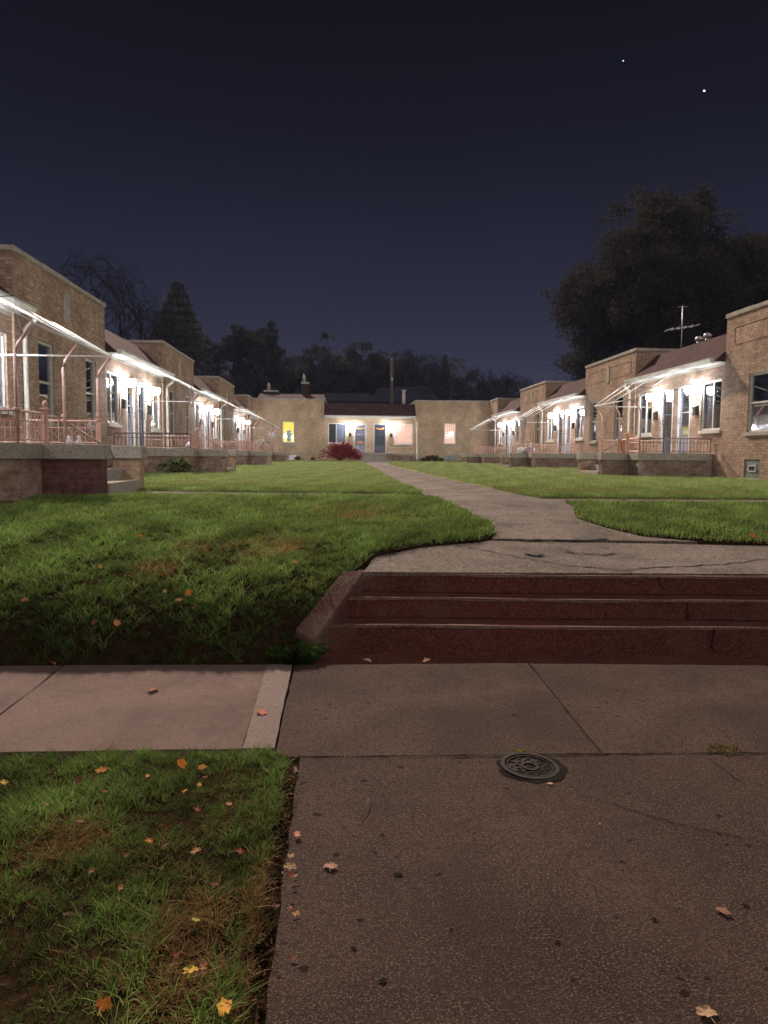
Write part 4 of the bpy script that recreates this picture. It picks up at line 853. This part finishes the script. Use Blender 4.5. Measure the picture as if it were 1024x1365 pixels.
# ------------------------------------------------------------------ trees
def tree(name, x, y, z, H_, crown, n_leaf, size, cols, label, seed, trunk=.35, kind='leafy', ngroups=90, depth=4, fork=.3):
    """trunk with limbs grown towards crown clumps; crown=(cz,rx,rz) offsets"""
    rt_ = root(name, (x, y, z), label, 'tree'); r_ = random.Random(seed); q = MB(); pts = []
    cz, rx, rz = crown
    if kind == 'conifer':
        q.tube([(x, y, z), (x, y, z+H_*.5), (x, y, z+H_)], [trunk, trunk*.6, .03], 8)
        def cf(rr, n2):
            t = rr.uniform(0, 1, n2)**.8; lay = np.floor(t*22)/22; hh = z+H_*(.10+.9*lay) ; rad = rx*(1-lay)**.8*(.75+.5*rr.uniform(0, 1, n2)**.5)
            th = rr.uniform(0, 6.283, n2); th = np.round(th*5+lay*40)/5+rr.normal(0, .08, n2); f = rr.uniform(.1, 1, n2)**.6
            return np.stack([x+np.cos(th)*rad*f, y+np.sin(th)*rad*f, hh-rad*f*.28+rr.normal(0, .12, n2)], 1)
        for k in range(60):
            t = k/60; th = k*2.4; rad = rx*(1-t)*.9; hh = z+H_*(.1+.88*t); q.tube([(x, y, hh), (x+math.cos(th)*rad, y+math.sin(th)*rad, hh-rad*.25)], [.05, .01], 4)
    elif n_leaf:
        nc = ngroups; cl = []
        while len(cl) < nc:
            p = Vector((r_.uniform(-1, 1), r_.uniform(-1, 1), r_.uniform(-1, 1)))
            if p.length > 1 or p.length < .35: continue
            if p.z < -.35 and math.hypot(p.x, p.y) < .5: continue
            lump = 1 + .16*math.sin(p.x*5+seed)+.12*math.sin(p.y*6+seed*2)+.10*math.sin(p.z*7)
            c = Vector((x+p.x*rx*lump, y+p.y*rx*lump, z+cz+p.z*rz*lump)); cl.append((c, r_.uniform(.5, 1.15)))
        hub = Vector((x+.2, y, z+max(cz-rz*.95, H_*.16)))
        q.tube([(x, y, z-.2), (x, y, (z+hub.z)/2), tuple(hub)], [trunk*1.25, trunk, trunk*.85], 10)
        mains = []
        for k in range(7):
            a_ = k*2*math.pi/7+r_.uniform(-.3, .3); e_ = Vector((x+math.cos(a_)*rx*.42, y+math.sin(a_)*rx*.42, z+cz+r_.uniform(-.2, .45)*rz))
            m_ = hub.lerp(e_, .5)+Vector((math.cos(a_), math.sin(a_), -.3))*rx*.06; q.tube([tuple(hub), tuple(m_), tuple(e_)], [trunk*.6, trunk*.42, trunk*.24], 7); mains += [m_, e_]
        for c, w_ in cl:
            s0 = min(mains, key=lambda p_: (p_-c).length); md = s0.lerp(c, .55)+Vector((0, 0, rz*.05)); q.tube([tuple(s0), tuple(md), tuple(c)], [trunk*.2, trunk*.12, trunk*.04], 5)
            for _ in range(3):
                d_ = Vector((r_.gauss(0, 1), r_.gauss(0, 1), r_.gauss(-.2, .7)))*rx*.11; q.tube([tuple(md.lerp(c, .6)), tuple(c+d_*.6), tuple(c+d_*1.2)], [trunk*.07, trunk*.04, .01], 4)
        Cc = np.array([tuple(c) for c, _ in cl]); Wc = np.array([w_ for _, w_ in cl])
        def cf(rr, n2):
            sel = rr.choice(len(Cc), n2, p=Wc**2/(Wc**2).sum()); o = rr.normal(0, 1, (n2, 3)); o /= np.maximum(1, np.linalg.norm(o, axis=1)/1.7)[:, None]
            # twig sprays inside each clump: leaves gather on a few hanging strands
            strand = rr.integers(0, 9, n2); rs = np.random.default_rng(seed); so = rs.normal(0, 1, (len(Cc), 9, 3)); P = Cc[sel] + (so[sel, strand]*.75 + o*.42)*(rx*.105*Wc[sel])[:, None]*np.array([1.15, 1.15, .8])
            P[:, 2] -= np.abs(rr.normal(0, 1, n2))*rz*.035
            return P
    else:
        def grow(p, d, L, r, dep):
            mid = p + d*L*.5 + Vector((r_.uniform(-1, 1), r_.uniform(-1, 1), r_.uniform(-.5, .5)))*L*.08; e_ = p + d*L + Vector((r_.uniform(-1, 1), r_.uniform(-1, 1), 0))*L*.1
            q.tube([tuple(p), tuple(mid), tuple(e_)], [r, r*.85, r*.66], 7 if dep > 2 else 4)
            if dep <= 2: pts.append(tuple(mid))
            if dep == 0: pts.append(tuple(e_)); return
            nb = r_.choice((2, 3, 3))
            for k in range(nb):
                dd = (d + Vector((r_.uniform(-1, 1), r_.uniform(-1, 1), r_.uniform(-.35, .7)))*(.85 if dep < depth else .6)).normalized()
                # keep inside the crown ellipsoid
                q_ = e_ + dd*L*.7 - Vector((x, y, z+cz)); k_ = (q_.x/rx)**2+(q_.y/rx)**2+(q_.z/rz)**2
                if k_ > 1: dd = (dd - Vector((q_.x/rx, q_.y/rx, q_.z/rz))*.55).normalized()
                grow(e_, dd, L*r_.uniform(.66, .84), r*.62, dep-1)
        n0 = 3 if fork else 1
        q.tube([(x, y, z-.2), (x, y, z+H_*.08), (x+.1, y, z+H_*.2)], [trunk*1.3, trunk, trunk*.85], 10)
        for k in range(n0+1): 
            a = k*2*math.pi/(n0+1)+r_.uniform(0, .8); grow(Vector((x+.1, y, z+H_*.19)), Vector((math.cos(a)*.5, math.sin(a)*.5, 1)).normalized(), H_*.26, trunk*.62, depth)
        T = np.array(pts)
        def cf(rr, n2):
            # clumps at the twig ends, of uneven size, with gaps between them
            dens = rr.uniform(.15, 1, len(T))**1.5; sel = rr.choice(len(T), n2, p=dens/dens.sum()); sg = (.045+.06*rr.uniform(0, 1, len(T)))*H_*.62
            o = rr.normal(0, 1, (n2, 3)); P = T[sel] + o*sg[sel][:, None]*np.array([1.1, 1.1, .75]); 
            return P
    q.build('trunk', 'bark' if n_leaf else 'bare_bark', rt_)
    if n_leaf: leafy('crown', cf, n_leaf, size, cols, rt_, seed=seed).location = (-x, -y, -z)
    return rt_
FARK = [(.038, .040, .040), (.046, .046, .043), (.043, .040, .040), (.034, .036, .038)]  # far leaves greyed: distance haze put into the colour
DK = [(.040, .042, .033), (.050, .047, .038), (.050, .042, .038), (.034, .036, .033)]
DK0 = [(.048, .050, .038), (.058, .054, .042), (.058, .047, .042), (.040, .042, .037)]
tree('broadleaf_tree', 20.2, 44, 1, 16.2, (9.3, 7.2, 5.9), 240000, .15, DK, 'huge spreading tree over the right hand roofs', 3, .5, ngroups=260)
tree('broadleaf_tree', 26.6, 48, 1, 14.5, (8.2, 4.6, 5.2), 100000, .15, DK, 'tall dark tree at the right edge beyond the antenna', 14, .4, ngroups=120)
tree('conifer_tree', -14.6, 68, 1, 16.0, (8, 5.2, 8), 26000, .30, [(.060, .068, .070), (.078, .080, .080)], 'tall pointed conifer behind the left row', 4, .25, 'conifer')
tree('broadleaf_tree', -9.2, 74, 1, 14.2, (9, 4.0, 5.0), 60000, .20, FARK, 'rounded dark tree right of the tall conifer', 6, .3)
tg = 'dark trees in the wood line behind the back house'
for i, (x, y, h, r_, n_, lab) in enumerate(((-5.0, 82, 12.8, 4.0, 15000, 'first dark tree of the wood line, behind the left chimney'), (-.8, 84, 13.6, 4.0, 15000, 'tall dark tree above the slim chimney'), (3.0, 86, 13.4, 4.2, 15000, 'dark tree left of the utility pole'), (6.2, 88, 12.2, 3.8, 12000, 'dark tree just behind the utility pole'), (9.2, 90, 11.2, 3.6, 11000, 'lower dark tree right of the utility pole'), (16.0, 92, 10.4, 4, 11000, 'low dark tree right of the small conifer'), (20.5, 94, 9.3, 4, 9000, 'lowest dark tree at the right end of the wood line'), (-12.5, 86, 10.5, 4, 11000, 'dark tree low behind the tall conifer'), (-17.5, 80, 10, 4, 10000, 'dark tree behind the left roofs'), (-7.2, 88, 12.2, 4, 14000, 'dark tree filling the gap right of the rounded tree'), (1.2, 90, 12.6, 4, 14000, 'dark tree in the second rank above the pale roofs'), (13.0, 95, 11, 4.5, 11000, 'dark tree in the second rank behind the small conifer'))):
    tree('broadleaf_tree', x, y, 1, h, (h*.55, r_*1.25, h*.44), int(n_*3), .20, FARK, lab, 40+i, .28, ngroups=110)['group'] = tg
tree('conifer_tree', 11.9, 86, 1, 12.2, (6, 2.1, 6), 9000, .3, [(.060, .068, .070), (.078, .080, .080)], 'small pointed conifer in the wood line right of the pole', 8, .2, 'conifer')
bg_ = 'bare leafless trees beyond the roofs'
for i, (x, y, h, lab) in enumerate(((-17.5, 54, 14.2, 'faint bare tree above the nearest left parapet'), (-15.5, 60, 12.5, 'faint bare tree between left parapet and tall conifer'), (7.6, 80, 11.6, 'bare tree left of the small conifer'), (14.2, 84, 10.8, 'bare tree right of the small conifer'), (18.2, 82, 9.8, 'bare spreading tree above the right end of the back house'), (22.8, 84, 9.4, 'bare tree low between back house and right row'))):
    tree('bare_tree', x, y, 1, h, (h*.6, 4.2, h*.42), 0, .1, DK, lab, 70+i, .2, depth=5)['group'] = bg_

# ------------------------------------------------------------------ stars
for (px, py, r_, lab) in ((939, 121, .95, 'brightest star, high at the upper right of the night sky'), (831, 81, .5, 'faint star to the upper left of the brightest one')):
    p = CAM + ray(px, py)*1400; q = MB(); q.lathe(tuple(p), [(max(.02, r_*math.sin(t)), -r_*math.cos(t)) for t in np.linspace(0.05, math.pi-.05, 7)], 10); tag(q.build('star', 'star_light'), lab, 'star')

# ------------------------------------------------------------------ small round cover in the apron
cx, cy = .912, 3.415; rt_ = root('access_cover', (cx, cy, 0), 'small round cast iron cover standing proud of the brown concrete', 'cover')
tilt = lambda v, u, h: Vector((cx+v, cy+u, .004+h + .006*(u/.14) - .005*(v/.14)))
q = MB(tilt)
n_ = 40
def ring(r0_, r1_, h0, h1):
    for k in range(n_):
        a, b_ = 2*math.pi*k/n_, 2*math.pi*(k+1)/n_
        c = lambda r_, t, h: (r_*math.cos(t), r_*math.sin(t), h)
        q.quad([c(r0_, a, h1), c(r1_, a, h1), c(r1_, b_, h1), c(r0_, b_, h1)]); q.quad([c(r1_, a, h0), c(r1_, b_, h0), c(r1_, b_, h1), c(r1_, a, h1)]); q.quad([c(r0_, a, h0), c(r0_, b_, h0), c(r0_, b_, h1), c(r0_, a, h1)])
ring(.120, .140, -.03, .010); q.build('rim', 'galvanised' if False else 'cast_iron', rt_)
q = MB(tilt); q.quad([(.12*math.cos(2*math.pi*k/n_), .12*math.sin(2*math.pi*k/n_), .0) for k in range(n_)])
ring(.105, .111, .0, .007); ring(.030, .044, .0, .007)
for k in range(22):
    t = 2*math.pi*k/11+(.28 if k > 10 else 0); r_ = .062 if k < 11 else .086; a_ = rnd.uniform(.006, .011); b2 = rnd.uniform(.004, .008); q.box(r_*math.cos(t)-a_, r_*math.cos(t)+a_, r_*math.sin(t)-b2, r_*math.sin(t)+b2, .0, rnd.uniform(.004, .007))
q.build('lid', 'cast_iron', rt_)
mb = MB(); pts = [(cx+(.165+rnd.uniform(-.012, .02))*math.cos(t)+.012, cy+(.155+rnd.uniform(-.012, .018))*math.sin(t)-.008, .0045) for t in [2*math.pi*k/26 for k in range(26)]]
mb.quad(pts)
tag(mb.build('soil_patch', 'dark_dirt'), 'broken dirt filled ring round the iron cover', kind='structure')

# ------------------------------------------------------------------ fallen leaves and debris
LG_ = 'fallen autumn leaves'
LSZ = .78
def fallen(px, py, size, col, label, z=None, stand=0.0, curl=.5, kind='maple', idx=0):
    if z is None:
        q_ = on_z(px, py, .0 if py > 884 else .4)
        if py <= 884:
            for _ in range(30): q_ = on_z(px, py, .5*q_.z + .5*(float(lawn_h(np.array([q_.x]), np.array([q_.y]))[0])+.06))
    else: q_ = on_z(px, py, z)
    if kind == 'maple' and int(px*7+py) % 5 in (1, 3) and size < .07: kind = 'oval'
    size *= LSZ; r_ = random.Random(int(px*31+py)); V = []; Fc = []; n0 = 5 if kind == 'maple' else 1
    out = []
    N = 30
    for k in range(N):
        t = 2*math.pi*k/N
        rad = (.66+.34*abs(math.cos(t*2.5))**.9)*(1.0 if t < 2.4 or t > 3.9 else .8) if kind == 'maple' else (.45+.55*abs(math.cos(t)))*(.6+.4*abs(math.cos(t)))
        out.append((rad*math.cos(t)*r_.uniform(.9, 1.1), rad*math.sin(t)*r_.uniform(.9, 1.1)))
    th = r_.uniform(0, 6.28); ct, st2 = math.cos(th), math.sin(th); cu = curl*r_.uniform(.8, 1.3)
    def pos(a, b_):
        zz = cu*(a*a*.55 - .35*b_*abs(b_)) + .12*math.sin(a*7+b_*3); x_, y_ = a*(1-.35*cu*abs(a)), b_
        X_, Y_ = x_*ct-y_*st2, x_*st2+y_*ct
        if stand: Y_, zz = Y_*(1-stand)+zz*.3, zz*.4+Y_*stand
        return (X_*size*.5, Y_*size*.5, zz*size*.5)
    V.append(pos(0, 0))
    for s in (.55, 1):
        for a, b_ in out: V.append(pos(a*s, b_*s))
    Fq_ = [(0, 1+k, 1+(k+1) % N, 0) for k in range(N)]
    T = [(0, 1+k, 1+(k+1) % N) for k in range(N)]
    for k in range(N):
        j = (k+1) % N; T += [(1+k, 1+N+k, 1+N+j), (1+k, 1+N+j, 1+j)]
    V = np.array(V)
    if py > 884 and (px > 383 or py < 1000) and not stand: V[:, 2] *= .45
    V[:, 2] -= np.quantile(V[:, 2], .25)
    sv = len(V); V = np.concatenate([V, [[0, -.02*size, V[0][2]], [.0, -.75*size, .12*size], [.03*size, -.75*size, .12*size], [.03*size, -.02*size, V[0][2]]]]); T += [(sv, sv+1, sv+2), (sv, sv+2, sv+3)]
    c = np.array([col]*len(V))*np.random.default_rng(int(px)).uniform(.75, 1.2, (len(V), 1))
    o = mesh_np('fallen_leaf', V, T, 'leaf_litter', col=c, smooth=True, loc=(q_.x, q_.y, q_.z+(.006 if py > 884 and px > 390 else .03 if py > 990 else .008)))
    tag(o, label, 'leaf', LG_)
OR, YE, BR, RD, PA = (.50, .18, .035), (.52, .36, .06), (.15, .065, .035), (.20, .045, .025), (.42, .28, .17)
for a in ((243, 1028, .075, OR, 'orange maple leaf standing upright in the grass strip beside a yellow one', .05, .75), (270, 1032, .06, (.7, .38, .1), 'pale orange leaf in the grass right of the upright orange leaf', .05, .5),
          (5, 1052, .06, YE, 'yellow leaf at the left edge of the grass strip', .05), (135, 1036, .07, (.55, .2, .06), 'rusty orange leaf in grass below the sidewalk', .05, .3), (104, 1049, .07, BR, 'brown leaf left of the rusty orange leaf', .05, .5),
          (246, 1064, .045, OR, 'small orange leaf below the upright orange leaf', .05), (266, 1056, .045, (.62, .4, .08), 'small gold leaf right of the small orange one', .05), (197, 1043, .035, OR, 'tiny orange leaf left of the upright maple leaf', .05), (263, 1088, .05, RD, 'dark red leaf on the bare straw patch', .05),
          (199, 1131, .045, OR, 'small orange leaf in the middle of the grass strip', .04), (320, 1145, .05, RD, 'dark red leaf near the concrete edge of the grass', .04), (262, 1239, .04, (.3, .36, .06), 'yellow green leaf low in the grass strip', .04), (254, 1307, .06, YE, 'yellow leaf near the bottom of the grass strip', .04),
          (137, 1356, .07, OR, 'orange leaf at the bottom edge left of the concrete', .04, .5), (300, 1357, .07, (.66, .36, .06), 'golden leaf at the bottom end of the grass edge', .04), (396, 1114, .06, (.5, .22, .11), 'curled tan leaf in the gap beside the apron', .01), (387, 1166, .065, PA, 'pale curled leaf in the gap, below the tan one', .01, .3), (394, 1030, .045, BR, 'brown leaf at the upper end of the gap beside the apron', .01), (108, 1105, .05, BR, 'brown leaf on the straw at left of the grass strip', .04), (262, 1145, .05, (.5, .25, .12), 'tan leaf beside the dark red one in the strip', .04)):
    fallen(a[0], a[1], a[2], a[3], a[4], a[5], a[6] if len(a) > 6 else 0.0)
for a in ((203, 921, .13, RD, 'crumpled red brown leaf in the middle of the pale sidewalk square', .005), (349, 951, .11, (.42, .12, .07), 'flat reddish leaf near the corner of the pale square', .005), (440, 1157, .075, (.34, .19, .14), 'crumpled pinkish leaf on the apron left side', .003), (963, 1217, .07, (.24, .12, .09), 'shredded brown leaf on the apron right side', .003),
          (941, 1352, .085, PA, 'pale folded leaf at the bottom right of the apron', .003), (733, 1046, .035, (.6, .36, .18), 'tiny tan leaf at the rim of the iron cover', .003), (827, 1157, .025, BR, 'tiny brown leaf scrap on the apron', .003), (70, 884, .10, (.5, .16, .08), 'rusty leaf where the bank meets the sidewalk joint', .01), (10, 884, .07, BR, 'brown leaf at the foot of the bank, far left', .01), (490, 882, .085, PA, 'pale leaf against the lowest step, left one of a pair', .0), (569, 882, .085, (.52, .3, .2), 'tan leaf against the lowest step, right one of a pair', .0), (411, 869, .08, (.6, .34, .2), 'tan leaf at the foot of the sloping curb', .03),
          (438, 864, .10, (.3, .05, .05), 'dark red leaf heap piece beside the foot of the curb', .02), (320, 884, .06, BR, 'small brown leaf at the foot of the bank near the pale square corner', .01)):
    fallen(a[0], a[1], a[2], a[3], a[4], a[5], 0, .75)
for a in ((252, 793, .10, OR, 'orange leaf standing out on the dark grass bank'), (238, 802, .08, (.5, .26, .1), 'tan leaf left of the orange one on the bank'), (156, 833, .09, (.5, .2, .08), 'rusty leaf low on the bank'), (126, 832, .07, BR, 'brown leaf low on the bank at left'), (33, 802, .08, (.4, .17, .07), 'brown leaf on the bank near the left edge'), (186, 716, .09, OR, 'orange leaf on the bright left lawn'), (393, 751, .08, (.55, .3, .08), 'orange leaf on the lawn near the curb'), (134, 757, .07, (.4, .3, .08), 'dull yellow leaf on the left lawn'), (150, 846, .07, (.45, .2, .1), 'tan leaf at the lower bank'), (258, 812, .07, BR, 'brown leaf below the orange one on the bank'), (220, 790, .06, PA, 'pale leaf left part of the dry patch'), (1003, 716, .12, OR, 'orange leaf on the right lawn near the landing')):
    fallen(a[0], a[1], a[2]*1.0, a[3], a[4], None, .5, .6)
rl = random.Random(99)
for i in range(16):
    fx, fy = ((8, 150), (90, 300), (10, 300), (270, 370))[i // 4], ((1020, 1110), (1120, 1200), (1230, 1350), (1040, 1230))[i // 4]
    fallen(rl.uniform(*fx), rl.uniform(*fy), rl.uniform(.03, .055), (BR, (.3, .14, .07), (.4, .22, .1), RD, (.1, .05, .03))[i % 5], 'small %s leaf scrap sunk in the %s part of the grass strip' % (('brown', 'dark russet', 'tan', 'dull red', 'blackish brown')[i % 5], ('upper left', 'middle', 'lower', 'right hand')[i // 4]), .035, .25, .9, 'oval', i)
for i in range(12):
    fallen(rl.uniform(385, 396), 1020+95*(i // 4)+rl.uniform(0, 90), rl.uniform(.025, .05), (PA, RD, BR, (.4, .22, .1))[i % 4], ('pale curled', 'dark red curled', 'brown curled', 'tan folded')[i % 4]+' leaf scrap in the gap beside the apron, '+('upper third', 'middle third', 'lower third')[i // 4], .005, .2, .9, 'oval')
for i in range(4):
    fallen(*((515, 1255), (700, 1180), (880, 1290), (800, 1100))[i], rl.uniform(.012, .022), rl.choice([BR, (.5, .3, .15), RD]), ('rusty crumb of leaf on the left half of the apron', 'brown crumb of leaf in the middle of the apron', 'orange crumb of leaf near the lower right of the apron', 'dark crumb of leaf right of the iron cover')[i], .002, 0, .6, 'oval')
q = MB(); a, b_ = on_z(482, 1090, .012), on_z(492, 1064, .02); q.tube([tuple(a), tuple((a+b_)/2+Vector((.004, 0, .006))), tuple(b_)], .0022, 5); tag(q.build('twig', 'leafstem' if 'leafstem' in M else 'wood_pole'), 'thin dry stalk lying on the apron', 'twig')
# weed tuft in the joint, leaf litter in the gap
def tuft(x, y, z, r_, h, n_, seed, name, label, cols):
    rr = np.random.default_rng(seed); th = rr.uniform(0, 6.28, n_); rad = r_*np.sqrt(rr.uniform(0, 1, n_)); bx, by = x+np.cos(th)*rad, y+np.sin(th)*rad*.8
    hh = h*rr.uniform(.5, 1.2, n_)*(1-.4*(rad/r_)); lx, ly = np.cos(th)*hh*rr.uniform(.2, 1, n_), np.sin(th)*hh*rr.uniform(.2, 1, n_); az = rr.uniform(0, 6.28, n_); wd = .0035
    V = np.stack([np.stack([bx-np.cos(az)*wd, by-np.sin(az)*wd, np.full(n_, z)], 1), np.stack([bx+np.cos(az)*wd, by+np.sin(az)*wd, np.full(n_, z)], 1), np.stack([bx+lx*.4, by+ly*.4, z+hh*.7], 1), np.stack([bx+lx, by+ly, z+hh*.85], 1)], 1).reshape(-1, 3)
    b0 = np.arange(n_)[:, None]*4; Fc = (b0[:, :, None]+np.array([[0, 1, 2], [0, 2, 3]])[None]).reshape(-1, 3); cc = np.array(cols)[rr.integers(0, len(cols), n_)]*rr.uniform(.7, 1.2, (n_, 1))
    tag(mesh_np(name, V, Fc, 'blade', col=np.repeat(cc, 4, 0)), label, 'grass', kind=None)
p = on_z(968, 1001, 0); tuft(p.x, p.y, -.005, .09, .035, 160, 3, 'weed_tuft', 'small weed tuft in the joint at the right', [(.08, .11, .02), (.2, .14, .06)])
tuft(-.34, 5.33, -.02, .16, .17, 1500, 4, 'grass_tuft', 'dark overhanging grass tuft at the foot of the sloping curb', [(.03, .06, .012), (.05, .09, .02)])
p = on_z(695, 1003, 0); tuft(p.x, p.y, -.005, .02, .03, 30, 6, 'weed_sprig', 'tiny weed sprig behind the iron cover', [(.2, .22, .04)])
rr = np.random.default_rng(12)
def litter(n_):
    y = rr.uniform(1.2, 3.6, n_); x = -.225+rr.normal(0, .018, n_); return np.stack([x, y, np.full(n_, .006)+rr.uniform(0, .01, n_)], 1)
tag(leafy('leaf_litter', lambda r_, n_: litter(n_), 650, .011, [(.09, .05, .03), (.04, .025, .02), (.16, .09, .05)], seed=4, mt_='leaf_litter'), 'brown litter in the gap between grass strip and apron', 'litter', kind='stuff')
for o_ in COL.objects:
    if '_o' in o_: del o_['_o']

mb = MB(); mb.box(-405, 405, -65, 605, -1.2, 24); hz_ = mb.build('haze', 'glass'); hz_.data.materials.clear()
mh = bpy.data.materials.new('haze'); mh.use_nodes = True; n = mh.node_tree.nodes; l = mh.node_tree.links; n.clear()
mo = n.new('ShaderNodeOutputMaterial'); pv = n.new('ShaderNodeVolumePrincipled'); pv.inputs['Color'].default_value = (.55, .66, 1, 1); pv.inputs['Density'].default_value = .00032; pv.inputs['Anisotropy'].default_value = 0
l.new(pv.outputs[0], mo.inputs['Volume']); hz_.data.materials.append(mh); hz_['kind'] = 'stuff'; hz_['label'] = 'thin night haze over the court'
